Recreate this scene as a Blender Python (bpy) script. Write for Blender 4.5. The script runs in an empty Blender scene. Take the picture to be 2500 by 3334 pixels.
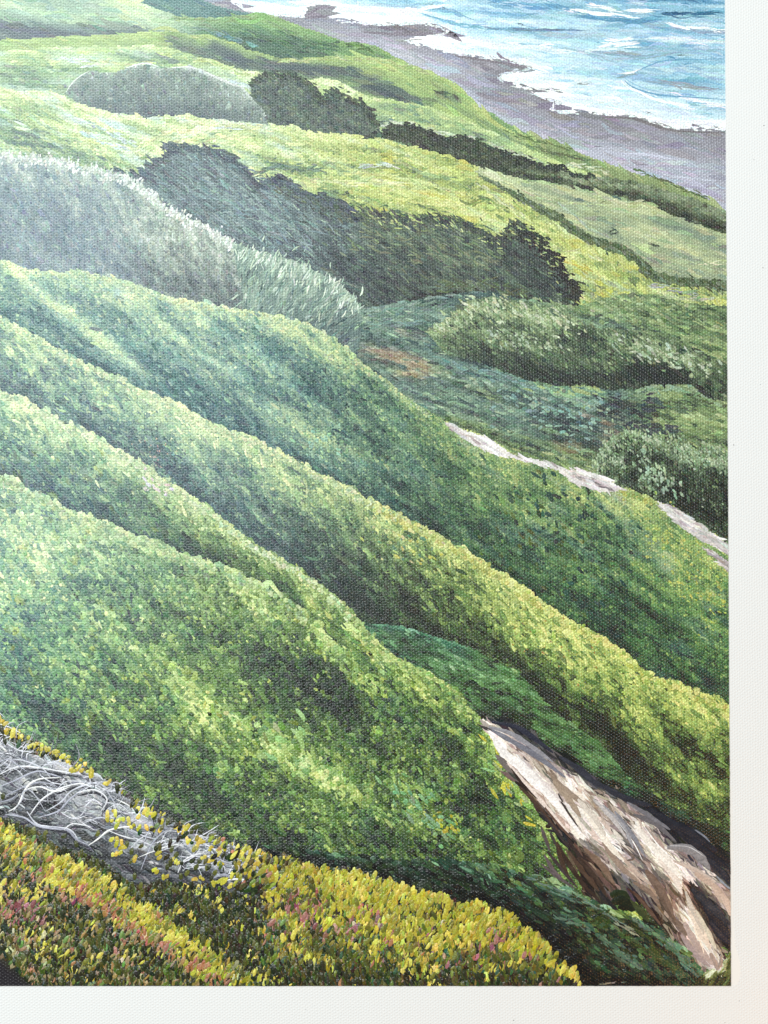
import bpy, math, random
import numpy as np

# ------------------------------------------------------------------ camera, world, lights, exposure
scene = bpy.context.scene
MM10 = 1e-4                       # one photograph pixel is about 0.1 mm on the canvas
FPX = 2600.0                      # focal length of the phone in photograph pixels
TILT = math.radians(0.75)         # phone leans back a touch over the canvas
cam_d = bpy.data.cameras.new("camera")
cam_d.sensor_fit = 'VERTICAL'
cam_d.sensor_height = 36.0
cam_d.lens = FPX / 3334.0 * 36.0
cam_d.clip_start = 0.01
cam_d.clip_end = 50.0
cam = bpy.data.objects.new("camera", cam_d)
cam.location = (0, 0, FPX * MM10)
cam.rotation_euler = (TILT, 0, 0)
scene.collection.objects.link(cam)
scene.camera = cam

w = bpy.data.worlds.new("World")
scene.world = w
w.use_nodes = True
w.node_tree.nodes['Background'].inputs['Color'].default_value = (0.90, 0.96, 1.0, 1)
w.node_tree.nodes['Background'].inputs['Strength'].default_value = 0.13


def area(name, loc, target, size, power, color):
    d = bpy.data.lights.new(name, 'AREA')
    d.shape = 'RECTANGLE'
    d.size, d.size_y = size
    d.energy = power
    d.color = color
    o = bpy.data.objects.new(name, d)
    o.location = loc
    dx = [target[i] - loc[i] for i in range(3)]
    from mathutils import Vector
    o.rotation_euler = Vector(dx).to_track_quat('-Z', 'Y').to_euler()
    scene.collection.objects.link(o)
    return o


# the window the canvas was photographed beside, and a weak warm room lamp off to the lower right
area("window_light", (-0.40, 0.34, 0.80), (0, 0.02, 0), (0.8, 0.8), 14.9, (0.95, 1.0, 0.995))
area("room_lamp", (0.30, -0.32, 0.15), (0.15, -0.18, 0), (0.10, 0.10), 0.34, (1.0, 0.52, 0.22))

scene.view_settings.view_transform = 'Standard'
scene.view_settings.look = 'None'
scene.view_settings.exposure = 0.0
scene.view_settings.gamma = 1.0

# ------------------------------------------------------------------ photograph pixel <-> canvas plane
ca, sa = math.cos(TILT), math.sin(TILT)


def to_plane(u, v):
    dx = (np.asarray(u, float) - 1250.0) / FPX
    dy = -(np.asarray(v, float) - 1667.0) / FPX
    wy = dy * ca + sa
    wz = dy * sa - ca
    t = FPX / -wz
    return dx * t, wy * t                      # in 0.1 mm


def to_px(x, y):
    yy = y * ca + (-FPX) * sa
    zz = -y * sa + (-FPX) * ca
    return 1250.0 + FPX * x / -zz, 1667.0 - FPX * yy / -zz


XR = float(to_plane(2369.0, 1667.0)[0])        # taped right edge of the paint
YB = float(to_plane(1250.0, 3207.5)[1])        # taped lower edge of the paint
XL = float(to_plane(-300.0, 1667.0)[0])
YT = float(to_plane(1250.0, -250.0)[1])

# ------------------------------------------------------------------ numbers: noise, ramps, curves
rng = np.random.default_rng(11)
_tab = np.random.default_rng(5).uniform(-1, 1, (256, 256))


def vnoise(x, y, seed):
    x = x + seed * 17.31
    y = y + seed * 9.77
    xi = np.floor(x).astype(int)
    yi = np.floor(y).astype(int)
    fx = x - xi
    fy = y - yi
    fx = fx * fx * (3 - 2 * fx)
    fy = fy * fy * (3 - 2 * fy)
    a = _tab[xi & 255, yi & 255]
    b = _tab[(xi + 1) & 255, yi & 255]
    c = _tab[xi & 255, (yi + 1) & 255]
    d = _tab[(xi + 1) & 255, (yi + 1) & 255]
    return (a * (1 - fx) + b * fx) * (1 - fy) + (c * (1 - fx) + d * fx) * fy


def N(u, v, su, sv, ang, seed, octv=2):
    a = math.radians(ang)
    x = (u * math.cos(a) + v * math.sin(a)) / su
    y = (-u * math.sin(a) + v * math.cos(a)) / sv
    r = 0
    amp = 1.0
    for o in range(octv):
        r = r + amp * vnoise(x * 2 ** o, y * 2 ** o, seed + o * 3)
        amp *= 0.55
    return r


def sm(a, b, x):
    t = np.clip((x - a) / (b - a), 0, 1)
    return t * t * (3 - 2 * t)


def ramp(L, cols, pos=None):
    cols = np.asarray(cols, float)
    if pos is None:
        pos = np.linspace(0, 1, len(cols))
    L = np.clip(L, 0, 1)
    return np.stack([np.interp(L, pos, cols[:, k]) for k in range(3)], -1)


def mix(a, b, t):
    return a * (1 - t)[..., None] + b * t[..., None]


def E(d, wd):
    return np.exp(-np.maximum(d, 0) / wd)


def P(s):
    n = [float(x) for x in s.replace(',', ' ').split()]
    return np.array(n).reshape(-1, 2)


def crop(s, ox, oy, k=900 / 1659.0):
    return P(s) * k + np.array([ox, oy])


def ridge(pts, amp=0.0, scale=20.0, seed=1):
    pts = np.asarray(pts, float)
    pts = pts[np.argsort(pts[:, 0])]

    def f(u):
        r = np.interp(u, pts[:, 0], pts[:, 1])
        s0 = (pts[1, 1] - pts[0, 1]) / (pts[1, 0] - pts[0, 0])
        r = np.where(u < pts[0, 0], pts[0, 1] + (u - pts[0, 0]) * s0, r)
        s1 = (pts[-1, 1] - pts[-2, 1]) / (pts[-1, 0] - pts[-2, 0])
        r = np.where(u > pts[-1, 0], pts[-1, 1] + (u - pts[-1, 0]) * s1, r)
        if amp:
            r = r + amp * vnoise(u / scale, u * 0 + 3.3, seed) + 0.5 * amp * vnoise(u / scale * 2.3, u * 0 + 7.1, seed)
        return r
    return f


def inside(poly, u, v):
    poly = np.asarray(poly, float)
    res = np.zeros(u.shape, bool)
    bx = (u >= poly[:, 0].min()) & (u <= poly[:, 0].max()) & (v >= poly[:, 1].min()) & (v <= poly[:, 1].max())
    uu = u[bx]
    vv = v[bx]
    r = np.zeros(uu.shape, bool)
    n = len(poly)
    for i in range(n):
        x1, y1 = poly[i]
        x2, y2 = poly[(i + 1) % n]
        if y1 == y2:
            continue
        c = ((y1 > vv) != (y2 > vv)) & (uu < (x2 - x1) * (vv - y1) / (y2 - y1) + x1)
        r ^= c
    res[bx] = r
    return res


def pdist(u, v, pts):
    best = np.full(np.shape(u), 1e18)
    for i in range(len(pts) - 1):
        ax, ay = pts[i]
        bx, by = pts[i + 1]
        dx, dy = bx - ax, by - ay
        t = np.clip(((u - ax) * dx + (v - ay) * dy) / (dx * dx + dy * dy + 1e-9), 0, 1)
        best = np.minimum(best, (u - ax - t * dx) ** 2 + (v - ay - t * dy) ** 2)
    return np.sqrt(best)


def blobs(u, v, bl):
    r = 0.0
    for (bu, bv, ru, rv, ang, amt) in bl:
        a = math.radians(ang)
        x = ((u - bu) * math.cos(a) + (v - bv) * math.sin(a)) / ru
        y = (-(u - bu) * math.sin(a) + (v - bv) * math.cos(a)) / rv
        r = r + amt * np.exp(-(x * x + y * y))
    return r


def lines(u, v, ll):
    r = 0.0
    for (pts, wd, amt) in ll:
        r = r + amt * np.exp(-(pdist(u, v, P(pts)) / wd) ** 2)
    return r


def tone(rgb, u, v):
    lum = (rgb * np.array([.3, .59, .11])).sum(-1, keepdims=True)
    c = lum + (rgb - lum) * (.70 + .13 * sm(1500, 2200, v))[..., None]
    pale = .15 * (1 - sm(200, 1500, u)) * (1 - sm(1800, 2500, v)) + .05 * (1 - sm(600, 1500, v))   # paler far-off pigment, with part of the window's glare veil painted in
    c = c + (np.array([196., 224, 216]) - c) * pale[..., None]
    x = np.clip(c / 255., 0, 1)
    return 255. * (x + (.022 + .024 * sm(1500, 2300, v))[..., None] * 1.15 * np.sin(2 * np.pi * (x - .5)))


# ------------------------------------------------------------------ outlines, read off the photograph
SHORE = P("""560 -200 700 -60 757 8 800 33 832 43 892 50 975 55 987 58 1006 22 1044 14 1101 20 1084 35 1066 54 1096 68
1180 79 1256 82 1315 79 1364 78 1424 88 1459 103 1451 113 1397 115 1337 122 1326 136 1364 149 1424 160 1478 174 1559 184
1600 191 1660 198 1708 212 1733 220 1725 228 1676 233 1632 244 1622 255 1638 266 1681 266 1670 282 1708 286 1763 290 1828 293
1779 299 1733 304 1763 319 1828 337 1800 344 1798 358 1833 368 1887 370 1925 365 1953 372 2001 373 2050 374 2088 380
2121 396 2164 415 2202 418 2278 419 2372 421 2420 422""")
BEACH = np.vstack([SHORE, [[2420, 900], [300, 900], [300, -200]]])
fA = ridge(P("-350 -260 400 -90 560 -40 659 0 705 19 760 33 830 46 1000 120"))
fB = ridge(P("""-350 -140 200 -60 370 -22 434 0 488 20 515 33 545 52 600 60 680 62 760 55 800 49 854 44 892 52 941 71 990 90 1044 106
1104 130 1147 142 1180 142 1223 149 1256 168 1299 193 1321 206"""), 1.5, 14, 3)
fC = ridge(P("""-350 150 400 110 545 100 625 112 700 122 780 145 800 160 854 174 919 192 990 190 1071 183 1136 182 1207 185 1250 191 1299 194
1321 206 1375 225 1413 239 1462 260 1500 288 1532 320 1570 358 1614 396 1646 415 1676 431 1725 445 1790 458 1833 469 1860 488
1904 505 1936 518 2007 543 2061 564 2115 575 2170 591 2251 624 2305 650 2372 692"""), 1.5, 14, 4)
fE = ridge(P("""-350 172 0 165 98 162 157 155 206 152 244 157 304 151 407 152 472 149 542 152 575 163 624 182 689 195 749 217 776 228
900 241 1006 258 1055 255 1104 266 1147 293 1207 315 1288 328 1342 336 1397 347 1451 369 1505 385 1560 412 1614 434 1668 461
1760 500 1860 545 2000 590 2372 715"""), 2, 16, 5)
MOUND = P("""214 304 228 277 260 250 293 233 374 236 412 222 461 210 488 212 521 222 597 220 651 228 689 247 732 266 787 282 814 309
846 336 868 380 872 420 700 430 500 400 300 380""")
TREES1 = P("""816 271 840 262 865 244 898 247 941 244 966 256 990 266 1010 282 1028 293 1036 325 1055 331 1060 318 1066 304 1080 302 1096 296
1104 315 1120 318 1136 320 1150 328 1169 336 1186 350 1201 363 1204 380 1214 390 1223 399 1229 452 1180 456 1125 445 1028 440 963 420
881 408 854 353 838 338 822 320""")
ROW = P("""1245 434 1258 418 1272 407 1305 418 1320 410 1337 407 1370 423 1397 429 1424 439 1462 453 1480 450 1505 447 1527 459 1554 459
1581 477 1625 494 1668 507 1700 515 1757 537 1775 543 1790 543 1833 545 1860 570 1935 575 2000 583 2060 590 2150 615 2250 645 2372 693
2372 765 2278 745 2197 710 2110 668 2034 645 1953 626 1880 612 1780 592 1700 582 1646 575 1587 556 1516 534 1467 507 1424 500 1370 484 1315 468 1250 450""")
fG = ridge(P("""-350 262 0 288 81 296 168 296 217 320 282 347 347 363 423 374 483 386 542 377 608 374 689 388 760 399 900 407 963 412
1017 434 1125 436 1180 452 1234 450 1305 472 1370 483 1424 499 1467 507 1516 534 1587 553 1660 578 1800 600 1950 632 2120 675 2372 770"""), 4, 11, 6)
HEDGE = P("1560 572 1614 600 1668 629 1703 650 1763 688 1817 705 1860 745 1925 780 1980 802 2034 818 2077 845 2105 883 2142 905 2197 916 2278 921 2372 935")
fHG = ridge(HEDGE)
TREESP = P("""380 565 420 572 461 570 488 542 510 532 531 520 545 498 542 480 570 478 597 483 620 486 651 494 680 492 705 499 735 506 760 515 787 542
814 591 846 607 908 591 946 602 990 635 1028 645 1065 655 1104 667 1147 688 1158 710 1180 691 1212 699 1250 705 1288 715 1342 720 1413 710
1446 714 1478 720 1505 730 1532 742 1560 758 1587 775 1640 785 1655 760 1668 742 1690 731 1708 758 1730 768 1752 780 1770 800 1784 818
1809 851 1822 883 1839 910 1860 925 1882 935 1871 959 1866 1003 1790 1000 1708 990 1600 975 1560 958 1505 964 1397 975 1315 996 1234 1007
1169 1010 1000 1000 700 760 400 640""")
fT = ridge(P("""-350 900 700 960 1100 1000 1169 996 1234 999 1315 988 1397 967 1505 955 1560 949 1708 975 1860 1000 1930 985 1990 965 2060 955 2140 960 2220 985 2372 1000"""), 3, 15, 8)
fN = ridge(P("""-350 470 0 505 54 510 109 513 163 513 206 524 260 542 326 553 347 564 391 567 434 586 477 618 510 646 542 673 570 688 608 710
667 731 705 753 743 775 760 797 800 860 850 1100"""), 5, 9, 9)
QPOLY = P("""755 790 790 800 816 814 865 822 908 838 963 848 984 862 1028 885 1071 902 1104 925 1136 952 1158 975 1174 1003 1180 1050 1170 1120
1160 1180 1060 1140 940 1060 800 1040 790 960""")
UPOLY = P("""1392 1080 1410 1062 1440 1050 1467 1030 1490 1000 1505 986 1545 974 1587 968 1654 978 1735 986 1806 1003 1860 1024 1904 1056 1950 1070
2010 1075 2100 1085 2200 1105 2290 1150 2372 1190 2372 1310 2294 1292 2251 1252 2142 1250 2034 1268 1990 1271 1904 1252 1828 1258 1708 1236 1600 1193 1500 1160 1430 1130""")
WPOLY = P("""1930 1510 1950 1470 1974 1441 2000 1420 2023 1408 2061 1403 2090 1412 2110 1430 2130 1420 2159 1425 2185 1412 2208 1414 2235 1441 2250 1460
2256 1479 2275 1462 2294 1455 2332 1460 2375 1500 2375 1820 2100 1660 1960 1560""")
f1 = ridge(P("""-350 800 0 848 33 853 54 867 109 881 190 889 266 883 336 900 412 916 461 935 521 959 597 978 705 995 803 1011 881 1024 946 1041
1006 1054 1044 1079 1104 1114 1147 1149 1180 1187 1212 1209 1261 1241 1305 1279 1342 1303 1370 1327 1413 1350 1456 1375 1505 1398 1560 1414
1614 1441 1668 1479 1736 1497 1801 1512 1833 1530 1904 1540 1953 1551 1985 1570 2015 1587 2061 1600 2115 1618 2140 1632 2175 1647
2224 1669 2262 1696 2305 1729 2343 1750 2372 1778"""), 3.5, 10, 10)
ROCK1 = P("""1467 1396 1456 1381 1480 1384 1505 1400 1560 1417 1600 1433 1633 1457 1671 1482 1736 1495 1801 1509 1833 1528 1904 1533 1953 1547
1985 1566 2015 1585 2012 1594 2001 1601 1947 1598 1893 1577 1844 1555 1817 1533 1779 1520 1708 1503 1665 1490 1600 1476 1543 1448 1505 1425""")
ROCK2 = P("2137 1631 2175 1647 2224 1669 2262 1696 2305 1729 2343 1750 2372 1778 2372 1803 2321 1780 2278 1758 2235 1730 2186 1692 2153 1650")
ROCK3 = P("2278 1780 2321 1793 2348 1814 2372 1828 2372 1866 2348 1842 2321 1810")
f2 = ridge(P("""-350 770 0 1024 38 1051 81 1079 136 1100 190 1138 244 1165 298 1192 347 1214 401 1225 434 1258 488 1274 542 1298 586 1316 635 1349
694 1381 749 1403 787 1410 838 1427 881 1463 936 1484 990 1512 1028 1539 1087 1560 1153 1588 1180 1615 1261 1653 1315 1680 1380 1718
1424 1734 1451 1758 1505 1783 1560 1821 1614 1855 1661 1880 1700 1907 1725 1924 1763 1956 1801 1983 1877 2031 1947 2064 2012 2107
2072 2156 2099 2183 2153 2210 2213 2221 2262 2243 2300 2262 2338 2265 2372 2295"""), 6, 11, 12)
YPOLY = P("""1150 2000 1174 2031 1250 2031 1342 2048 1424 2075 1494 2096 1560 2124 1614 2151 1668 2178 1708 2210 1741 2243 1779 2297 1828 2340 1871 2362
1925 2400 1980 2449 2034 2514 2100 2570 2200 2635 2290 2680 2380 2700 2380 3000 1800 2700 1500 2500 1200 2200""")
f3 = ridge(P("""-350 1010 0 1268 27 1285 81 1292 130 1332 168 1349 206 1381 266 1392 326 1427 374 1463 412 1479 477 1517 521 1550 542 1566 597 1593
651 1631 705 1669 749 1712 803 1750 849 1782 900 1812 930 1828 990 1864 1028 1891 1060 1913 1104 1951 1136 1983 1169 2021 1191 2048
1218 2080 1261 2118 1288 2140 1342 2167 1391 2189 1451 2221 1500 2259 1516 2292 1549 2319 1576 2362 1604 2412 1633 2455 1665 2514
1708 2574 1741 2623 1770 2650 1850 2730 1960 2850 2060 2960"""), 5, 11, 13)
f4 = ridge(P("""-350 1400 0 1550 33 1558 71 1571 81 1598 136 1615 179 1631 217 1658 260 1674 304 1680 347 1701 391 1720 434 1739 488 1756 521 1761
564 1783 580 1802 624 1807 678 1826 732 1842 787 1870 843 1893 892 1913 925 1940 963 1967 995 1997 1060 2060 1150 2170 1300 2262
1450 2360 1550 2490 1650 2680 1720 2900"""), 5, 12, 14)
CLIFF = P("""1574 2360 1600 2346 1640 2345 1681 2360 1736 2400 1779 2450 1830 2462 1871 2490 1904 2525 1953 2552 2012 2574 2061 2606 2115 2617 2170 2666
2224 2694 2272 2704 2294 2737 2332 2759 2380 2782 2380 3072 2350 3080 2345 3100 2352 3120 2338 3160 2315 3158 2272 3138 2251 3111 2218 3073 2170 3035
2121 2981 2088 2937 2060 2912 2020 2895 1985 2935 1960 2945 1920 2925 1892 2900 1888 2840 1862 2780 1820 2725 1775 2668 1741 2623
1708 2574 1665 2514 1633 2455 1604 2412""")
fX = ridge(P("""-350 3600 560 3200 700 2742 800 2745 900 2752 1100 2782 1300 2800 1480 2802 1600 2816 1708 2846 1790 2860 1871 2896 1936 2934 1991 2962 2061 2983
2115 3010 2170 3043 2213 3081 2251 3119 2284 3157 2305 3180 2330 3215 2420 3400"""), 4, 17, 16)
CORNER = P("2240 3215 2290 3165 2318 3152 2345 3158 2380 3085 2380 3215")
fAA = ridge(P("""-350 2100 0 2330 33 2368 87 2400 146 2433 206 2465 244 2482 282 2503 315 2520 374 2541 401 2585 434 2601 477 2623 521 2647 570 2672
629 2699 700 2726 760 2748 830 2766 871 2780 892 2797 936 2786 979 2802 1044 2824 1104 2835 1153 2829 1223 2851 1261 2873 1326 2884
1397 2905 1451 2922 1500 2938 1554 2927 1603 2952 1643 2965 1676 2981 1698 3019 1752 3035 1779 3068 1812 3106 1833 3139 1866 3149
1882 3182 1893 3206 1930 3280"""), 4, 9, 17)
BRUSH = P("""-340 2200 -100 2290 0 2400 60 2440 130 2465 206 2478 282 2512 374 2548 401 2590 477 2630 560 2672 640 2712 740 2745 830 2775 900 2805
930 2860 880 2920 760 2905 690 2870 620 2872 560 2868 490 2868 440 2880 400 2850 340 2800 280 2775 190 2752 110 2690 40 2665 -60 2640 -340 2500""")

# ------------------------------------------------------------------ pigments: lightness field and colour of every painted passage
R = {}
ORDER = []


def region(key, name, label, mask, Lf, cf, weave=1.0, base_noise=0.05, passes=(), ang=None, rough=1):
    R[key] = dict(name=name, label=label, mask=mask, Lf=Lf, cf=cf, weave=weave, bn=base_noise, passes=passes, ang=ang)
    ORDER.append(key)


A0 = lambda a, s=8: (lambda u, v, n: a + rng.normal(0, s, n))

# sea ---------------------------------------------------------------
SEA_R = [(44, 116, 166), (104, 166, 203), (152, 200, 224), (194, 223, 237), (240, 247, 249)]


def seaL(u, v):
    ds = pdist(u, v, SHORE)
    L = .46 + .34 * E(ds, 16) + .28 * E(ds, 70) + .17 * N(u, v, 230, 19, 5, 21, 3) + .08 * N(u, v, 90, 9, 3, 24, 2)
    L += blobs(u, v, [(2250, 0, 260, 45, 3, -.30), (1850, 30, 260, 25, 6, -.18), (1330, 12, 90, 20, 5, -.15), (2200, 250, 170, 45, 3, -.16),
                      (1250, 60, 120, 14, 4, .3), (1500, 130, 120, 16, 4, .28), (1900, 245, 200, 30, 3, .10), (2050, 330, 260, 28, 6, .16), (2230, 390, 140, 20, 4, .15)])
    return L


def seaC(u, v, L):
    c = ramp(L, SEA_R)
    g = np.clip(.9 * N(u, v, 160, 20, 4, 33, 2), 0, 1) * .45
    return mix(c, np.broadcast_to(np.array([158., 186, 204]), c.shape), g)


region('sea', 'painted_sea', 'pale blue painted sea with white surf', lambda u, v: v > -1e9, seaL, seaC, .55, .05,
       [(2.2, 80, 9, .07, 's'), (1.6, 42, 6, .09, 's')], A0(5, 5))


def beachL(u, v):
    ds = pdist(u, v, SHORE)
    dh = fC(u) - v
    L = .42 - .16 * E(ds, 22) + .34 * E(dh, 55) + .09 * N(u, v, 260, 20, 20, 41, 2)
    L += blobs(u, v, [(1300, 95, 130, 20, 5, -.25), (2250, 540, 150, 25, 8, .2), (2050, 500, 140, 22, 10, .2), (2330, 610, 80, 60, 0, .08), (1040, 40, 60, 30, 0, -.12), (1750, 300, 150, 40, 20, -.10)])
    return L


region('beach', 'painted_beach', 'mauve grey painted beach along the surf', lambda u, v: inside(BEACH, u, v), beachL,
       lambda u, v, L: ramp(L, [(104, 98, 108), (128, 124, 134), (148, 146, 160), (172, 174, 194), (196, 200, 220)]), .9, .035,
       [(.8, 90, 14, .06, 's'), (.8, 50, 8, .06, 's')], A0(14, 8))

region('far', 'painted_hill', 'dark teal far hill by the top of the beach', lambda u, v: (v > fA(u)) & (u < 1000),
       lambda u, v: .5 + .12 * N(u, v, 120, 14, 20, 51, 2) - .15 * E(fB(u) - v, 18),
       lambda u, v, L: ramp(L, [(52, 92, 98), (82, 122, 120), (118, 152, 140)]), 1, .04, [(1.5, 46, 9, .08, 's')], A0(22, 6))


def hbL(u, v):
    d = v - fB(u)
    L = .58 - .0022 * d + .16 * E(d, 16) + .12 * N(u, v, 200, 22, 18, 61, 2)
    L += blobs(u, v, [(150, 40, 300, 45, 12, .22), (430, 30, 120, 22, 28, .25), (20, 10, 60, 20, -20, .2), (300, 125, 340, 32, 2, -.30), (480, 95, 160, 30, 15, -.1),
                      (1000, 140, 150, 30, 8, -.16), (850, 110, 140, 20, 12, -.1), (740, 125, 90, 16, 22, -.12), (700, 190, 120, 40, 18, -.15), (120, 100, 80, 25, 0, -.1)])
    return L


def hbC(u, v, L):
    a = ramp(L, [(80, 90, 98), (102, 120, 116), (140, 170, 138), (180, 205, 145), (205, 218, 140)])
    b = ramp(L, [(52, 72, 72), (70, 104, 80), (98, 138, 82), (124, 162, 88), (150, 182, 100)])
    return mix(a, b, sm(500, 780, u))


region('hillB', 'painted_hill', 'pale green hill with a grey foot and smooth dark green shoulder', lambda u, v: v > fB(u), hbL, hbC, 1, .04,
       [(1.4, 60, 10, .07, 's'), (1.0, 34, 7, .09, 's')], A0(16, 9))


def hcL(u, v):
    d = v - fC(u)
    L = .60 + .16 * E(d, 14) + .05 * sm(1300, 1600, u) + .10 * N(u, v, 220, 18, 26, 71, 2)
    L += lines(u, v, [("700 150 800 200 900 222 1010 226 1130 240 1200 262 1290 318", 26, -.42), ("850 212 950 215 1060 218 1180 232", 18, -.15), ("1180 285 1300 320 1400 332", 14, -.32), ("1430 305 1490 328", 12, -.35),
                      ("1010 200 1250 215 1380 250", 16, .10), ("1560 400 1700 470 1830 500", 16, -.18), ("560 140 700 190 800 215", 30, -.3)])
    return L


region('hillC', 'painted_hill', 'yellow green hill running down along the beach', lambda u, v: v > fC(u), hcL,
       lambda u, v, L: mix(ramp(L, [(72, 84, 92), (92, 108, 96), (124, 152, 92), (158, 184, 92), (186, 205, 110)]), ramp(L, [(48, 62, 42), (74, 92, 58), (112, 134, 78), (140, 160, 92), (168, 184, 108)]), sm(1650, 1850, u)), 1, .04,
       [(1.2, 64, 10, .07, 's'), (1.0, 34, 7, .08, 's')], lambda u, v, n: 14 + 26 * sm(1200, 1600, u) + rng.normal(0, 6, n))


def heL(u, v):
    d = v - fE(u)
    L = .55 + .28 * E(d, 15) - .14 * sm(30, 100, d) + .15 * N(u, v, 110, 15, 12, 81, 3)
    L += blobs(u, v, [(250, 200, 90, 14, 6, .2), (350, 215, 110, 16, 10, .22), (100, 270, 120, 22, 8, -.28), (500, 190, 120, 18, 5, -.2), (60, 215, 100, 18, 4, -.08), (1250, 380, 170, 34, 10, -.16),
                      (1120, 300, 90, 22, 15, .14), (1330, 360, 90, 14, 10, -.16), (1150, 350, 60, 20, 10, -.05), (760, 290, 60, 16, 30, .35), (820, 260, 50, 22, 20, .25), (1550, 440, 120, 22, 24, -.1), (1330, 400, 120, 12, 22, .2), (1500, 470, 130, 10, 22, .22), (1700, 540, 160, 10, 12, .26)])
    return L


def heC(u, v, L):
    c = ramp(L, [(86, 106, 104), (108, 138, 104), (142, 172, 108), (178, 202, 112), (212, 224, 158)])
    p = np.clip(N(u, v, 120, 14, 10, 87, 2), 0, 1) * .5 * (1 - sm(900, 1300, u))
    return mix(c, np.broadcast_to(np.array([172., 204, 190]), c.shape), p)


region('meadowE', 'painted_meadow', 'bright strip of meadow behind the grey mound', lambda u, v: v > fE(u), heL, heC, 1, .06,
       [(2.0, 36, 9, .11, 's'), (2.2, 18, 7, .13, 'b')], lambda u, v, n: 8 + 12 * sm(1000, 1500, u) + rng.normal(0, 10, n))

MTOP = P("214 304 228 277 260 250 293 233 374 236 412 222 461 210 488 212 521 222 597 220 651 228 689 247 732 266 787 282 814 309 846 336 868 380")
region('mound', 'painted_shrub', 'smooth grey dome shaped thicket with a pale rim', lambda u, v: inside(MOUND, u, v),
       lambda u, v: .40 + .22 * E(pdist(u, v, MTOP), 5) + .18 * E(pdist(u, v, MTOP), 46) + .10 * N(u, v, 30, 14, 60, 93, 2) + .16 * sm(640, 800, u) - .22 * sm(300, 390, v) + .05 * N(u, v, 60, 40, 0, 91, 2),
       lambda u, v, L: ramp(L, [(72, 80, 94), (88, 100, 104), (108, 122, 116), (150, 164, 150), (214, 216, 214)]), 1.15, .03,
       [(5.0, 14, 8, .10, 'b'), (5, 9, 5, .12, 'b')], A0(60, 30))


def treeL(pts):
    def f(u, v):
        return .38 + .16 * N(u, v, 50, 12, 40, 101, 2) + .10 * N(u, v, 14, 8, 20, 104, 1)
    return f


region('row', 'painted_hedge', 'dark hedgerow trailing down towards the beach', lambda u, v: inside(ROW, u, v),
       lambda u, v: .28 + .16 * N(u, v, 46, 12, 14, 111, 2) + .52 * sm(1780, 1880, u) - .56 * sm(1820, 1900, u) * np.exp(-(pdist(u, v, P("1800 585 1900 612 2034 632 2110 655 2197 692 2278 726 2372 748")) / (13 + 16 * sm(2000, 2372, u))) ** 2) + .25 * np.exp(-(pdist(u, v, P("1650 545 1740 560 1830 572 1900 590")) / 9) ** 2),
       lambda u, v, L: ramp(L, [(38, 44, 38), (56, 64, 50), (78, 90, 60), (108, 124, 88), (136, 150, 112)]), .9, .07,
       [(5, 20, 9, .12, 'b'), (5, 12, 7, .16, 'b')], A0(18, 18))
region('trees1', 'painted_tree_clump', 'dark clump of windswept trees beside the grey mound', lambda u, v: inside(TREES1, u, v), treeL(TREES1),
       lambda u, v, L: ramp(L, [(50, 60, 62), (68, 80, 80), (88, 102, 88), (108, 126, 94), (132, 152, 110)]), 1.15, .07,
       [(5, 20, 9, .12, 'b'), (5, 12, 6, .14, 'b')], A0(32, 22))


def gL(u, v):
    d = v - fG(u)
    L = .60 + .26 * E(d, 28) + .22 * N(u, v, 120, 17, 14, 121, 3) + .10 * N(u, v, 40, 14, 10, 124, 2)
    L += blobs(u, v, [(60, 440, 130, 60, 30, -.30), (150, 480, 120, 40, 18, -.3), (320, 530, 120, 30, 20, -.25), (250, 400, 120, 22, 28, .12), (400, 500, 90, 24, 30, .12),
                      (950, 555, 90, 16, 6, -.36), (1120, 625, 90, 22, 10, -.22), (1250, 500, 120, 18, 8, -.25), (820, 500, 80, 18, 6, -.2), (1420, 640, 120, 20, 10, .12), (650, 420, 140, 16, -10, .22),
                      (560, 470, 110, 14, -30, .22), (1100, 645, 60, 18, 30, -.4), (1500, 545, 110, 22, 20, -.28), (1310, 690, 70, 20, -10, -.2), (700, 440, 100, 10, -14, -.25), (1980, 760, 90, 40, 40, -.1), (1900, 860, 120, 40, 50, .12), (1750, 700, 150, 40, 40, .1), (1700, 560, 80, 16, 25, -.3), (1950, 960, 60, 40, 30, -.2)])
    return L


def gC(u, v, L):
    a = ramp(L, [(78, 100, 96), (108, 138, 98), (148, 174, 102), (188, 206, 120), (218, 228, 154)])
    b = ramp(L, [(64, 84, 62), (102, 126, 70), (148, 168, 78), (184, 196, 94), (210, 216, 122)])
    c = mix(a, b, sm(700, 1300, u))
    p = np.clip(N(u, v, 110, 16, 24, 131, 2) - .15, 0, 1) * (.9 - .55 * sm(600, 1200, u))
    c = mix(c, np.broadcast_to(np.array([176., 206, 200]), c.shape), np.clip(p, 0, .8))
    q = np.clip(N(u, v, 60, 16, 12, 137, 2) - .3, 0, 1) * .9 * sm(900, 1300, u)
    return mix(c, np.broadcast_to(np.array([196., 186, 56]), c.shape), q)


def gAng(u, v, n):
    return 26 - 34 * np.exp(-((u - 640) / 170.) ** 2 - ((v - 440) / 90.) ** 2) - 10 * sm(700, 1000, u) + 30 * sm(1500, 1900, u) + rng.normal(0, 11, n)


region('meadowG', 'painted_meadow', 'broad yellow green meadow above the dark windswept trees', lambda u, v: v > fG(u), gL, gC, .95, .08,
       [(2.6, 30, 9, .11, 's'), (5, 15, 7, .15, 'b'), (4, 9, 5, .18, 'b'), (1.0, 36, 6, .14, 's')], gAng)


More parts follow.
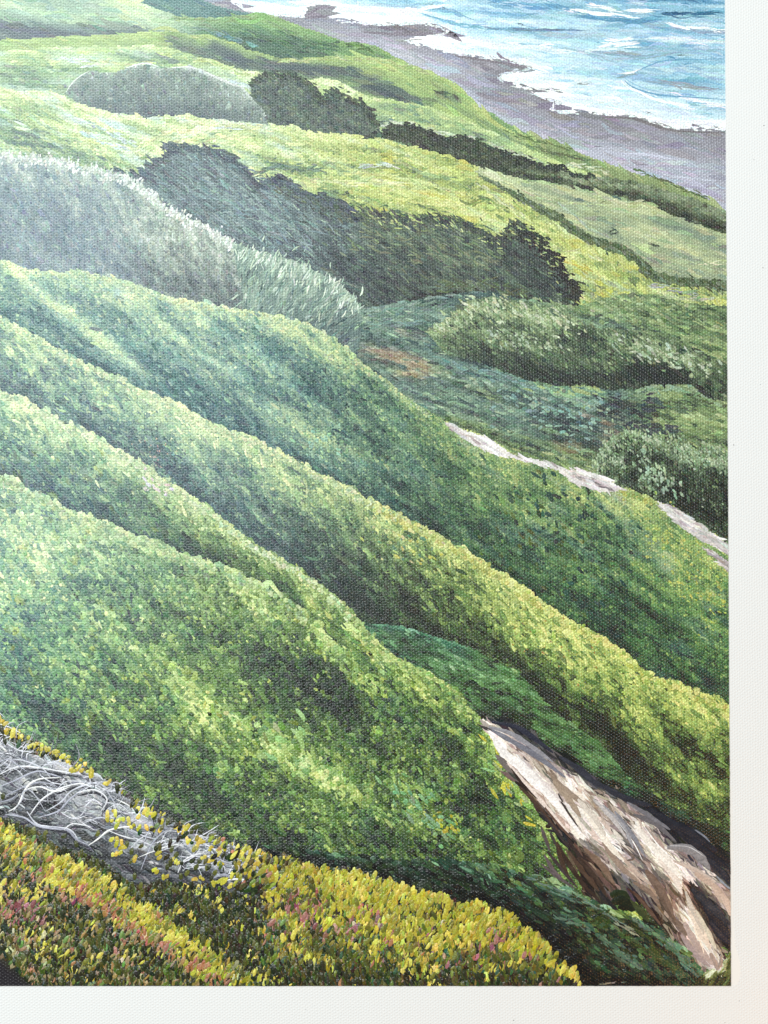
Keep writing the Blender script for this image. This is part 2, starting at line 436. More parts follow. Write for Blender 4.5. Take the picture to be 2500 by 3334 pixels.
def kL(u, v):
    return .52 + .22 * N(u, v, 130, 20, 16, 141, 3) + .2 * E(v - fG(u), 14) + blobs(u, v, [(2080, 670, 80, 26, 10, .25), (1680, 610, 110, 22, 20, .18), (2200, 730, 120, 26, 25, -.22), (1950, 760, 90, 22, 32, .06), (2150, 880, 120, 30, 8, -.14), (2200, 790, 160, 22, 15, .14), (1900, 700, 150, 20, 30, -.08)])


region('fieldK', 'painted_field', 'soft grey green field beyond the winding hedge', lambda u, v: (v > fG(u)) & (v < fHG(u)) & (u > 1560), kL,
       lambda u, v, L: ramp(L, [(88, 106, 92), (116, 134, 110), (142, 158, 116), (168, 180, 122), (196, 202, 142)]), .9, .05,
       [(1.6, 56, 11, .10, 's'), (1.4, 28, 8, .12, 's')], A0(18, 8))
region('hedge', 'painted_hedge', 'thin winding hedge edging the yellow meadow',
       lambda u, v: pdist(u, v, HEDGE) < 4 + 9 * sm(1560, 1800, u) * (1 + .6 * vnoise(u / 22, v / 22, 7)),
       lambda u, v: .32 + .25 * N(u, v, 26, 12, 35, 151, 2) + .22 * sm(0, 22, pdist(u, v, HEDGE + np.array([0, 22]))) * .5,
       lambda u, v, L: ramp(L, [(58, 76, 44), (80, 98, 58), (104, 122, 86), (132, 148, 116)]), .8, .08,
       [(6, 16, 7, .14, 'b'), (6, 12, 5, .18, 's')], A0(38, 14))


def ppL(u, v):
    L = .42 + .17 * N(u, v, 60, 12, 38, 161, 2) + .08 * N(u, v, 16, 8, 35, 164, 1)
    L += blobs(u, v, [(1150, 900, 160, 80, 10, -.20), (620, 560, 120, 50, 35, -.05), (1300, 740, 140, 30, 10, .16), (1450, 830, 140, 40, 25, .12), (1750, 900, 120, 60, 30, -.14), (1600, 880, 120, 20, 12, .1), (800, 690, 130, 60, 30, .06), (1500, 930, 120, 14, 0, .22)])
    return L


region('treesP', 'painted_tree_clump', 'long dark mass of windswept trees across the slope', lambda u, v: inside(TREESP, u, v) & ((v > fN(u) - 900) | (u > 860)), ppL,
       lambda u, v, L: mix(ramp(L, [(56, 64, 74), (76, 88, 98), (98, 118, 122), (122, 146, 144), (150, 174, 164)]), ramp(L, [(40, 46, 48), (56, 66, 66), (76, 92, 80), (102, 122, 94), (136, 152, 116)]), sm(850, 1350, u)), 1.15, .07,
       [(3.4, 34, 6, .14, 's'), (4.5, 14, 6, .15, 'b'), (2.6, 24, 4, .20, 's')], A0(34, 15))


def tL(u, v):
    L = .46 + .24 * N(u, v, 110, 16, 16, 171, 3) + .10 * N(u, v, 36, 12, 14, 173, 2)
    L += blobs(u, v, [(1450, 1180, 170, 40, 18, .05), (1880, 1400, 150, 50, 12, -.22), (2060, 1330, 90, 35, 8, -.28), (1250, 1030, 120, 30, -10, .12), (1750, 1300, 200, 26, 18, -.12), (2280, 1400, 80, 100, 0, .14), (2130, 1290, 150, 24, -6, .2), (1300, 1090, 140, 30, 8, -.05), (1450, 1010, 110, 24, -20, .08), (1180, 1200, 60, 90, 30, -.12), (1600, 1420, 120, 30, 22, -.1), (2080, 1060, 240, 60, 12, .1)])
    return L


def tC(u, v, L):
    a = ramp(L, [(44, 60, 66), (66, 92, 90), (90, 122, 108), (122, 154, 130), (156, 180, 150)])
    b = ramp(L, [(46, 58, 48), (70, 94, 62), (106, 134, 80), (140, 164, 98), (172, 190, 122)])
    c = mix(a, b, np.clip(.8 * E(f1(u) - v, 50) * sm(1380, 1500, u) + .55 * np.clip(N(u, v, 130, 22, 18, 176, 2), 0, 1) + sm(1980, 2180, u) + sm(1120, 960, v) * sm(1700, 1900, u) + sm(1440, 1560, v + .2 * (1900 - u)) * .8, 0, 1))
    o = blobs(u, v, [(1265, 1160, 95, 22, 16, 1.0), (1300, 1185, 75, 30, 25, .9), (1360, 1195, 50, 22, 10, .6), (1975, 1370, 40, 24, 0, .9), (1995, 1430, 40, 40, 30, .8), (1870, 1470, 70, 26, 20, .45), (1330, 1085, 40, 16, 20, .5), (1880, 1345, 70, 14, 10, .4)])
    o = np.clip(o * (.5 + .7 * N(u, v, 40, 9, 14, 177, 2)), 0, .6)
    return mix(c, ramp(L, [(128, 84, 54), (172, 118, 82), (196, 152, 112)]), o)


region('valleyT', 'painted_valley', 'shadowed green valley with rust brown patches', lambda u, v: v > fT(u), tL, tC, .9, .08,
       [(2.6, 36, 8, .13, 's'), (5, 16, 7, .15, 'b'), (1.6, 26, 5, .2, 's')], A0(16, 10))


def nL(u, v):
    d = v - fN(u)
    L = .42 + .32 * E(d, 44) + .15 * N(u, v, 50, 18, 58, 181, 3) + .10 * N(u, v, 18, 9, 62, 184, 2) - .10 * sm(400, 150, u) * sm(60, 160, d)
    L += blobs(u, v, [(500, 760, 130, 70, 40, .16), (700, 830, 110, 60, 45, .06), (640, 930, 170, 34, 14, -.26), (330, 840, 120, 50, 20, -.14), (800, 950, 60, 60, 40, -.06), (150, 620, 200, 40, 10, .05)])
    return L


region('shrubN', 'painted_shrub', 'large silvery grey shrub in hazy light', lambda u, v: (v > fN(u)) & (u < 850), nL,
       lambda u, v, L: mix(ramp(L, [(72, 86, 104), (94, 110, 126), (118, 134, 136), (160, 172, 156), (212, 214, 204)]), ramp(L, [(58, 68, 76), (84, 96, 98), (114, 127, 116), (162, 172, 152), (214, 216, 204)]), sm(300, 600, u)), .8, .07,
       [(3.4, 18, 10, .09, 'b'), (7, 11, 6, .11, 'b'), (2.2, 18, 4, .13, 's')], A0(58, 22))
region('shrubQ', 'painted_shrub', 'spiky pale green grass tuft at the end of the silvery shrub', lambda u, v: inside(QPOLY, u, v),
       lambda u, v: .42 + .16 * N(u, v, 40, 14, -64, 191, 2) + .20 * E(pdist(u, v, QPOLY[:13]), 45) - .22 * sm(960, 1090, v) + .05 * N(u, v, 14, 9, 0, 193, 1),
       lambda u, v, L: ramp(L, [(58, 78, 84), (84, 108, 104), (112, 138, 122), (156, 178, 150), (214, 224, 204)]), .9, .06,
       [(2.4, 30, 6, .12, 's'), (3, 14, 6, .14, 's'), (.8, 28, 4, .26, 's')], lambda u, v, n: -72 + 46 * sm(980, 1160, u) + rng.normal(0, 13, n))


def uL(u, v):
    L = .38 + .18 * N(u, v, 40, 16, 40, 201, 2)
    L += lines(u, v, [("1400 1075 1480 1040 1540 1000 1640 1010 1760 1030 1870 1060", 42, .34), ("1560 1100 1680 1110 1790 1130", 26, .16), ("1980 1115 2080 1135 2180 1160 2290 1200", 30, .30), ("1930 1060 2050 1080 2250 1110", 26, .12),
                      ("1560 1175 1700 1215 1830 1240 2000 1250 2150 1225 2280 1270", 40, -.26), ("1860 1085 1960 1110", 34, -.26), ("2060 1195 2200 1215", 44, -.24)])
    return L


region('shrubU', 'painted_shrub', 'leafy shrub with sunlit pale green crest in the valley', lambda u, v: inside(UPOLY, u, v), uL,
       lambda u, v, L: ramp(L, [(34, 44, 40), (54, 72, 54), (86, 110, 72), (126, 150, 98), (176, 192, 148)]), .8, .08,
       [(4, 20, 8, .13, 'b'), (4, 20, 5, .16, 's'), (6, 12, 5, .20, 's')], A0(38, 16))


def wL(u, v):
    L = .38 + .24 * N(u, v, 60, 40, 30, 211, 2) + .10 * N(u, v, 18, 12, 50, 213, 1) + .20 * E(pdist(u, v, WPOLY[:19]), 34)
    L += blobs(u, v, [(2090, 1480, 80, 40, 30, -.06), (2130, 1540, 70, 40, 30, .12), (2300, 1500, 60, 40, 30, .15), (2320, 1640, 100, 80, 30, -.3), (2180, 1600, 120, 30, 25, -.2), (2020, 1500, 40, 40, 0, .1), (2230, 1560, 26, 60, 20, -.18)])
    return L


region('shrubW', 'painted_shrub', 'dense leafy bush above the pale rocks by the margin', lambda u, v: inside(WPOLY, u, v), wL,
       lambda u, v, L: ramp(L, [(24, 36, 28), (46, 64, 46), (78, 102, 68), (124, 150, 108), (176, 198, 156)]), .7, .10,
       [(5, 16, 8, .16, 'b'), (9, 12, 6, .20, 'b'), (8, 10, 4.5, .24, 'b')], A0(62, 26))


# hillside 1 ----------------------------------------------------------
def s1L(u, v):
    d = v - f1(u)
    dn = f2(u) - v
    rt = sm(1300, 2000, u)
    L = .36 + .30 * E(d, 18) + (.22 + .16 * rt) * E(d, 150 + 80 * rt) - .28 * E(dn, 50 + 50 * rt)
    L += .15 * N(u, v, 170, 30, 38, 221, 2) + .12 * N(u, v, 60, 22, 40, 224, 2)
    L += lines(u, v, [("40 885 120 960 220 1010 330 1110 440 1190", 22, .30), ("420 960 520 1060 600 1130", 24, .24), ("250 920 340 960 420 990", 26, .16), ("60 960 200 1080 330 1180", 40, -.14),
                      ("880 1060 1040 1110 1150 1190", 20, .16), ("920 1380 1020 1420 1110 1460", 36, .18), ("640 1120 760 1230 880 1320", 36, .06), ("1040 1230 1250 1440 1450 1600", 60, -.06)])
    L += blobs(u, v, [(1380, 1500, 160, 60, 40, -.04), (960, 1200, 120, 30, 40, -.10), (560, 1160, 90, 24, 38, -.1), (1560, 1640, 180, 50, 40, .05), (1700, 1600, 70, 34, 0, -.15), (1950, 1700, 120, 40, 35, -.1), (1850, 1800, 80, 30, 35, -.14), (1760, 1650, 90, 24, 40, .12),
                      (2200, 1830, 150, 60, 40, .1), (2050, 1960, 120, 40, 30, -.08), (2280, 2000, 70, 140, 0, .08), (2250, 2140, 130, 40, 25, .05), (1900, 1960, 90, 30, 35, -.12), (2080, 1640, 70, 26, 30, .24), (1980, 1620, 80, 30, 25, .1)])
    return L


def s1C(u, v, L):
    a = ramp(L, [(40, 72, 84), (74, 112, 114), (118, 152, 130), (166, 194, 136), (214, 224, 142)])
    b = ramp(L, [(22, 44, 36), (48, 86, 56), (86, 126, 74), (134, 164, 88), (184, 196, 104)])
    c = mix(a, b, sm(700, 1700, u))
    t = np.clip(N(u, v, 120, 30, 36, 231, 2) - .1, 0, 1) * .55
    return mix(c, ramp(L, [(36, 78, 86), (64, 114, 112), (114, 164, 150), (152, 194, 174), (190, 216, 190)]) * (1 - .26 * sm(900, 1700, u))[..., None], t)


region('s1', 'painted_hillside', 'far leafy hillside with pale rocks on its crest', lambda u, v: v > f1(u), s1L, s1C, 1.0, .09,
       [(3.2, 22, 11, .10, 'b'), (8, 12, 7, .13, 'b'), (7, 8, 5, .16, 'b'), (1.6, 22, 6, .14, 's')], A0(40, 16))
RK = [(118, 106, 106), (160, 148, 148), (192, 184, 182), (216, 208, 200), (236, 232, 228)]
for key, poly, lab in (('rock1', ROCK1, 'long pale bare rock ledge on the hill crest'), ('rock2', ROCK2, 'pale rock ledge meeting the right margin'), ('rock3', ROCK3, 'small grey rock sliver below the second ledge')):
    region(key, 'painted_rock', lab, (lambda pl: (lambda u, v: inside(pl, u, v)))(poly),
           (lambda kk: (lambda u, v: (.34 if kk == 'rock3' else .66) + .30 * N(u, v, 70, 9, 30, 241, 2) + blobs(u, v, [(1890, 1560, 50, 8, 8, -.5), (1980, 1592, 36, 8, 20, -.6), (2300, 1745, 50, 14, 35, -.4), (2220, 1710, 60, 10, 35, -.25)])))(key),
           lambda u, v, L: ramp(L, RK), .3, .06, [(6, 44, 7, .14, 's'), (4, 22, 5, .16, 's')], A0(28, 8))


# hillside 2 ----------------------------------------------------------
def s2L(u, v):
    d = v - f2(u)
    dn = np.minimum(f3(u), np.where(u > 1150, 9999, 9999)) - v
    rt = sm(1300, 1900, u)
    L = .38 + .20 * E(d, 26) + (.28 + .14 * rt) * E(d, 140 + 30 * rt) - .34 * E(dn, 80) * (1 - sm(1150, 1250, u)) - .26 * E(pdist(u, v, YPOLY[1:14]), 70) * sm(1150, 1300, u) - .02 * rt - .10 * rt * sm(220, 420, d)
    L += .15 * N(u, v, 120, 30, 44, 251, 2) + .12 * N(u, v, 46, 22, 46, 254, 2)
    L += blobs(u, v, [(620, 1400, 120, 60, 34, .12), (300, 1340, 120, 30, 36, -.08), (560, 1500, 160, 34, 38, -.18), (900, 1700, 170, 50, 40, -.12), (1150, 1850, 130, 90, 40, -.18), (1240, 1980, 150, 50, 25, -.24), (850, 1560, 100, 60, 40, .06),
                      (1330, 1760, 90, 40, 35, .05), (1480, 1900, 160, 50, 40, .1), (1700, 2080, 160, 60, 38, .12), (1950, 2150, 160, 50, 36, .12), (2200, 2320, 160, 40, 25, .16), (1780, 2260, 120, 26, 42, -.12), (1990, 2390, 150, 34, 42, -.40), (2090, 2490, 130, 40, 40, -.40), (1560, 2060, 130, 30, 34, -.14), (1400, 1900, 120, 40, 40, -.1),
                      (2150, 2310, 110, 30, 30, -.14), (2260, 2440, 120, 30, 30, -.20), (2060, 2340, 120, 24, 40, .12), (2190, 2520, 130, 20, 36, .40), (2310, 2560, 60, 26, 40, .45), (2330, 2500, 60, 40, 60, -.22), (1900, 2330, 90, 20, 40, .12), (1820, 2270, 50, 16, 42, -.2), (1650, 2150, 90, 18, 34, .14), (2320, 2400, 60, 50, 0, .05)])
    return L


def s2C(u, v, L):
    a = ramp(L, [(46, 70, 82), (76, 108, 108), (118, 154, 122), (168, 196, 130), (226, 230, 150)])
    b = ramp(L, [(16, 30, 12), (50, 70, 32), (96, 122, 62), (152, 172, 90), (208, 212, 120)])
    c = mix(a, b, sm(600, 1600, u))
    return c


region('s2', 'painted_hillside', 'second leafy hillside with a glowing yellow crest', lambda u, v: v > f2(u), s2L, s2C, .9, .09,
       [(3.0, 26, 13, .11, 'b'), (7, 13, 8, .14, 'b'), (6, 9, 5.5, .16, 'b'), (1.6, 26, 7, .15, 's')], A0(46, 16))


def yL(u, v):
    L = .46 + .18 * N(u, v, 80, 16, 20, 261, 2) + .10 * N(u, v, 26, 10, 26, 264, 2)
    L += .10 * E(pdist(u, v, YPOLY[1:14]), 30) - .36 * sm(2370, 2500, v - .42 * (u - 1750)) - .18 * E(pdist(u, v, CLIFF[:16]), 45) + blobs(u, v, [(1290, 2130, 140, 30, 28, -.15), (1650, 2340, 120, 24, 14, -.25), (1560, 2300, 60, 16, 20, .1), (1500, 2180, 130, 30, 16, .12), (1900, 2470, 130, 16, 33, .18), (1700, 2330, 120, 20, 30, .05), (1660, 2230, 60, 20, 40, .15), (1990, 2500, 60, 10, 36, .2)])
    return L


region('y', 'painted_valley', 'smooth mid green gully between the leafy hillsides', lambda u, v: inside(YPOLY, u, v), yL,
       lambda u, v, L: mix(ramp(L, [(16, 28, 16), (40, 66, 34), (74, 112, 60), (106, 144, 92), (150, 182, 132)]), ramp(L, [(20, 42, 40), (36, 84, 78), (62, 118, 100), (96, 150, 125), (130, 175, 150)]), np.clip(.75 * E(pdist(u, v, P("1174 2031 1250 2034 1342 2051 1424 2078 1500 2110")), 40) + .6 * blobs(u, v, [(1280, 2130, 110, 20, 30, 1), (2150, 2640, 180, 40, 25, 1)]), 0, .9)), .8, .07,
       [(3, 30, 8, .12, 's'), (4, 18, 7, .15, 'b')], A0(24, 12))


# hillside 3 ----------------------------------------------------------
def s3L(u, v):
    d = v - f3(u)
    dn = f4(u) - v
    rt = sm(1100, 1500, u)
    L = .39 + .18 * E(d, 30) + .32 * E(d, 150) - .46 * E(dn, 55) * (1 - sm(900, 1050, u))
    L += .15 * N(u, v, 110, 28, 44, 271, 2) + .13 * N(u, v, 44, 22, 48, 274, 2) - .10 * rt
    L += blobs(u, v, [(420, 1620, 160, 30, 36, -.16), (150, 1520, 140, 50, 30, .02), (60, 1340, 80, 40, 35, .16), (420, 1500, 90, 50, 35, .12), (660, 1750, 130, 40, 38, .1), (1600, 2550, 30, 120, -28, .12)])
    return L


def s34C(u, v, L):
    a = ramp(L, [(36, 62, 78), (66, 102, 102), (106, 146, 112), (158, 190, 126), (216, 226, 150)])
    b = ramp(L, [(14, 30, 24), (42, 70, 34), (84, 114, 52), (134, 160, 84), (190, 204, 124)])
    c = mix(a, b, np.clip(sm(-100, 1000, u + .45 * (v - 1900)), 0, 1))
    t = np.clip(N(u, v, 90, 40, 40, 277, 2) - .2, 0, 1) * .4
    c = mix(c, ramp(L, [(26, 66, 66), (52, 104, 86), (88, 142, 104), (132, 178, 122), (182, 210, 150)]), t)
    q = np.clip(N(u, v, 34, 16, 50, 279, 2) - .55, 0, 1) * 1.2
    return mix(c, ramp(L, [(44, 58, 12), (86, 104, 28), (144, 158, 62), (184, 194, 96), (214, 220, 136)]), np.clip(q, 0, .8))


region('s3', 'painted_hillside', 'third leafy hillside with a crest falling to the cliff', lambda u, v: v > f3(u), s3L, s34C, .85, .09,
       [(3, 26, 14, .11, 'b'), (7, 14, 9, .15, 'b'), (5, 9, 6, .17, 'b'), (1.6, 28, 7, .16, 's')], A0(46, 16))


def s4L(u, v):
    d = v - f4(u)
    lf = 1 - sm(850, 1050, u)
    L = .47 + lf * (.18 * E(d, 26) + .16 * E(d, 120)) + .09 * N(u, v, 130, 44, 40, 281, 2) + .11 * N(u, v, 52, 26, 48, 284, 2)
    L -= .42 * E(fAA(u) - v, 50) * sm(100, 800, u)
    L += blobs(u, v, [(980, 2210, 190, 90, 30, -.36), (760, 2100, 150, 40, 40, -.16), (600, 1990, 130, 30, 40, -.14), (1150, 2330, 110, 50, 30, -.20), (860, 2000, 120, 40, 38, .14), (1060, 2070, 90, 40, 42, .30), (1180, 2170, 120, 34, 38, .26), (1380, 2250, 130, 36, 36, .20), (1240, 2220, 60, 30, 40, .1),
                      (1480, 2440, 60, 70, 50, -.34), (1560, 2600, 60, 100, 60, -.36), (1420, 2360, 80, 30, 40, -.12), (1560, 2420, 40, 100, -32, .14), (1650, 2620, 30, 120, -24, .20), (1330, 2560, 50, 90, -40, .14), (1420, 2660, 50, 70, -30, .12),
                      (900, 2430, 190, 60, 26, .28), (640, 2320, 160, 60, 30, .22), (1120, 2560, 150, 50, 30, .22), (1000, 2640, 200, 40, 26, .0), (560, 2480, 170, 44, 34, -.14), (330, 2420, 200, 70, 32, -.26), (700, 2600, 170, 36, 28, -.16), (120, 2300, 150, 60, 32, -.26), (60, 2160, 120, 40, 35, -.08),
                      (80, 1760, 130, 90, 40, .18), (120, 1900, 110, 50, 40, .14), (300, 1900, 110, 30, 42, -.14), (450, 2100, 140, 30, 40, .04), (300, 2130, 160, 30, 38, -.05), (1130, 2690, 170, 34, 22, .06), (1300, 2740, 170, 30, 20, -.18), (560, 2180, 120, 40, 40, .12)])
    return .47 + (L - .47) * 1.06


region('s4', 'painted_hillside', 'nearest leafy hillside with a dark hollow in its middle', lambda u, v: v > f4(u), s4L, s34C, .7, .09,
       [(2.8, 31, 22, .12, 'b'), (4.6, 19, 14, .15, 'b'), (6, 11, 9, .17, 'b'), (1.0, 26, 7, .17, 's')], A0(48, 17))


# cliff ---------------------------------------------------------------
CL_L = [("1590 2372 1690 2420 1790 2490 1900 2560 2020 2620 2110 2665", 34, .30), ("1610 2400 1640 2452 1700 2500 1760 2550 1800 2600 1850 2660 1895 2718", 26, .62), ("1660 2490 1740 2560 1800 2620", 16, .25),
        ("1850 2560 1900 2640 1960 2720 2010 2780", 34, .36), ("1930 2650 1960 2700 1990 2750", 26, .26), ("2080 2700 2120 2760 2180 2810 2230 2870", 30, .46), ("2150 2800 2200 2860 2220 2900", 22, .2),
        ("1980 2690 2040 2770 2100 2830 2160 2900", 30, .10), ("2190 2760 2250 2780 2300 2830", 30, .20), ("2230 2830 2310 2870 2372 2950", 26, .30), ("2240 2960 2280 3040 2330 3120", 34, .48), ("2210 2990 2260 3080 2310 3150", 34, .24),
        ("1960 2740 2060 2850 2130 2900", 26, .16), ("1662 2500 1700 2560 1760 2640 1830 2720", 12, -.35), ("1815 2580 1850 2650 1885 2700", 8, -.30), ("1820 2740 1880 2830 1960 2920", 46, -.26), ("1790 2800 1840 2860 1900 2900", 22, -.1), ("2110 2880 2140 2940 2190 3000", 30, -.10),
        ("1600 2345 1690 2370 1760 2430 1840 2470 1960 2560 2060 2600 2120 2625", 22, -.38), ("2090 2610 2180 2680 2260 2710 2372 2800", 34, -.36), ("2170 2690 2280 2780 2372 2870", 30, -.24), ("2240 2890 2300 2960 2372 3060", 34, -.36), ("2300 2960 2340 3030 2375 3080", 30, -.25), ("2060 2900 2110 2960 2160 3020", 14, -.3)]


def clL(u, v):
    return .40 + .95 * lines(u, v, CL_L) + .13 * N(u, v, 90, 12, 50, 291, 2) + .05 * N(u, v, 30, 8, 55, 294, 1)


def clC(u, v, L):
    a = ramp(L, [(26, 28, 36), (68, 65, 68), (128, 119, 116), (190, 178, 170), (240, 230, 222)])
    b = ramp(L, [(26, 18, 14), (72, 54, 42), (128, 106, 88), (192, 168, 146), (238, 224, 206)])
    t = np.clip(.16 + .45 * N(u, v, 90, 26, 48, 297, 2) + blobs(u, v, [(1880, 2830, 130, 60, 45, .9), (1900, 2600, 70, 40, 45, .5), (2170, 2930, 60, 70, 40, .8), (2340, 2900, 60, 30, 50, .6), (2270, 3000, 50, 90, -30, .5), (1720, 2590, 110, 20, 48, .7), (2000, 2560, 300, 40, 30, -.7), (2300, 2780, 120, 60, 35, -.8), (2310, 3000, 40, 70, -30, -.5)]), 0, 1)
    return mix(a, b, t)


region('cliff', 'painted_cliff', 'bare streaked cliff in white, tan and slate', lambda u, v: inside(CLIFF, u, v), clL, clC, .22, .05,
       [(2.4, 80, 14, .10, 's'), (2.2, 46, 9, .12, 's'), (2.6, 34, 5, .11, 's')], lambda u, v, n: 46 + 14 * sm(2000, 2300, u) * sm(2800, 3000, v) - 10 * sm(2700, 2550, v) * sm(1800, 2000, u) + 10 * N(u, v, 80, 60, 0, 299, 1) + rng.normal(0, 9, n))


def xL(u, v):
    d = v - fX(u)
    L = .36 + .28 * E(d, 16) + .14 * E(d, 60) * sm(1500, 1700, u) + .18 * N(u, v, 110, 14, 32, 301, 2) + .08 * N(u, v, 40, 10, 34, 304, 2)
    L -= .40 * E(fAA(u) - v, 34) + .18 * (1 - sm(1400, 1600, u)) * 0
    L += lines(u, v, [("1640 2990 1760 3050 1850 3120 1940 3200", 46, -.36), ("1850 3030 1960 3060 2040 3120", 26, -.20), ("1960 3190 2100 3200 2280 3200", 24, -.30), ("1900 3060 2000 3120 2070 3160", 30, .12), ("1960 3000 2060 3060 2160 3130 2230 3190", 18, .12), ("2030 3000 2120 3060 2200 3120", 10, -.2), ("2060 3180 2140 3190", 20, -.1)])
    return L


region('x', 'painted_hillside', 'dark blue green slope under the cliff', lambda u, v: (v > fX(u)) & (u > 640), xL,
       lambda u, v, L: mix(ramp(L, [(4, 7, 4), (22, 38, 28), (46, 74, 55), (84, 120, 94), (140, 170, 146)]), ramp(L, [(10, 14, 4), (36, 52, 20), (72, 92, 36), (110, 130, 70), (160, 180, 130)]), np.clip(N(u, v, 60, 20, 30, 307, 2), 0, 1)), .4, .06,
       [(2.4, 40, 14, .10, 's'), (4.6, 24, 12, .14, 'b'), (2.0, 26, 6, .16, 's')], lambda u, v, n: 30 + 8 * sm(2050, 2250, u) + rng.normal(0, 15, n))
region('corner', 'painted_ground', 'mossy patch in the lower corner of the paint', lambda u, v: inside(CORNER, u, v),
       lambda u, v: .30 + .24 * N(u, v, 40, 8, -62, 311, 2) + .65 * np.exp(-(pdist(u, v, P("2300 3172 2345 3150 2372 3092")) / 12) ** 2),
       lambda u, v, L: ramp(L, [(18, 22, 8), (44, 52, 20), (82, 92, 40), (150, 160, 110), (206, 216, 182)]), .6, .10, [(6, 22, 6, .14, 's')], A0(-58, 12))

# foreground succulents -------------------------------------------------
FGRIDGE = P("-200 2600 -20 2690 100 2760 200 2812 330 2880 430 2950 560 3030 650 3090 720 3140 800 3190")
fBR = ridge(FGRIDGE)
AA_DARK = np.array([34., 40, 16])


def aaL(u, v):
    return .3 + .3 * N(u, v, 40, 22, 80, 321, 2)


def aaC(u, v, L):
    c = ramp(L, [(20, 22, 10), (50, 54, 22), (90, 92, 36), (134, 128, 52)])
    vio = np.clip(sm(150, 60, u + 1.1 * (3207 - v)), 0, 1)
    return mix(c, np.broadcast_to(np.array([44., 36, 44]), c.shape), vio)


region('succulents', 'painted_succulents', 'foreground bank of yellow and rosy succulents', lambda u, v: v > fAA(u), aaL, aaC, .35, .06)
region('brush', 'painted_dry_brush', 'tangle of grey dry stems among the succulents', lambda u, v: inside(BRUSH, u, v),
       lambda u, v: .46 + .22 * N(u, v, 60, 16, 18, 331, 2) - .26 * sm(-70, 10, v - np.interp(u, [0, 110, 280, 440, 620, 900], [2640, 2660, 2740, 2820, 2850, 2890])) + .2 * E(v - fAA(u), 30) + blobs(u, v, [(150, 2610, 90, 40, 30, -.25), (330, 2680, 100, 34, 25, -.25), (560, 2790, 60, 50, 0, -.2), (60, 2650, 70, 20, 10, -.15), (470, 2720, 40, 40, 0, .15), (380, 2640, 60, 26, 20, .14)]),
       lambda u, v, L: ramp(L, [(36, 38, 42), (82, 85, 90), (134, 137, 142), (180, 182, 184), (212, 212, 208)]), .3, .06,
       [(2.2, 44, 8, .13, 's'), (1.6, 26, 6, .16, 's')], A0(28, 22))

# ------------------------------------------------------------------ materials


def node(nt, t, **kw):
    n = nt.nodes.new(t)
    for k, val in kw.items():
        setattr(n, k, val)
    return n


def math_node(nt, op, a, b=None, c=None):
    n = nt.nodes.new('ShaderNodeMath')
    n.operation = op
    for i, x in enumerate((a, b, c)):
        if x is None:
            continue
        if isinstance(x, (int, float)):
            n.inputs[i].default_value = x
        else:
            nt.links.new(x, n.inputs[i])
    return n.outputs[0]


def weave_group():
    g = bpy.data.node_groups.new("canvas_weave", 'ShaderNodeTree')
    g.interface.new_socket("Height", in_out='OUTPUT', socket_type='NodeSocketFloat')
    out = g.nodes.new('NodeGroupOutput')
    geo = g.nodes.new('ShaderNodeNewGeometry')
    ns = g.nodes.new('ShaderNodeTexNoise')
    ns.inputs['Scale'].default_value = 260.0
    ns.inputs['Detail'].default_value = 2.0
    g.links.new(geo.outputs['Position'], ns.inputs['Vector'])
    sp = g.nodes.new('ShaderNodeSeparateXYZ')
    g.links.new(geo.outputs['Position'], sp.inputs[0])
    sc = g.nodes.new('ShaderNodeSeparateColor')
    g.links.new(ns.outputs['Color'], sc.inputs[0])
    KX = math.pi / 0.00083
    KY = math.pi / 0.000525
    x = math_node(g, 'MULTIPLY_ADD', sp.outputs[0], KX, math_node(g, 'MULTIPLY', sc.outputs[0], 3.4))
    y = math_node(g, 'MULTIPLY_ADD', sp.outputs[1], KY, math_node(g, 'MULTIPLY', sc.outputs[1], 3.4))
    sx = math_node(g, 'SINE', x)
    sy = math_node(g, 'SINE', y)
    a = math_node(g, 'MULTIPLY', sx, sy)
    wx = math_node(g, 'MULTIPLY', math_node(g, 'POWER', math_node(g, 'ABSOLUTE', sx), .8), math_node(g, 'MULTIPLY_ADD', a, .45, .55))
    wy = math_node(g, 'MULTIPLY', math_node(g, 'POWER', math_node(g, 'ABSOLUTE', sy), .8), math_node(g, 'MULTIPLY_ADD', a, -.45, .55))
    h = math_node(g, 'MULTIPLY_ADD', a, .45, math_node(g, 'MAXIMUM', wx, wy))
    g.links.new(h, out.inputs[0])
    return g


WEAVE = weave_group()


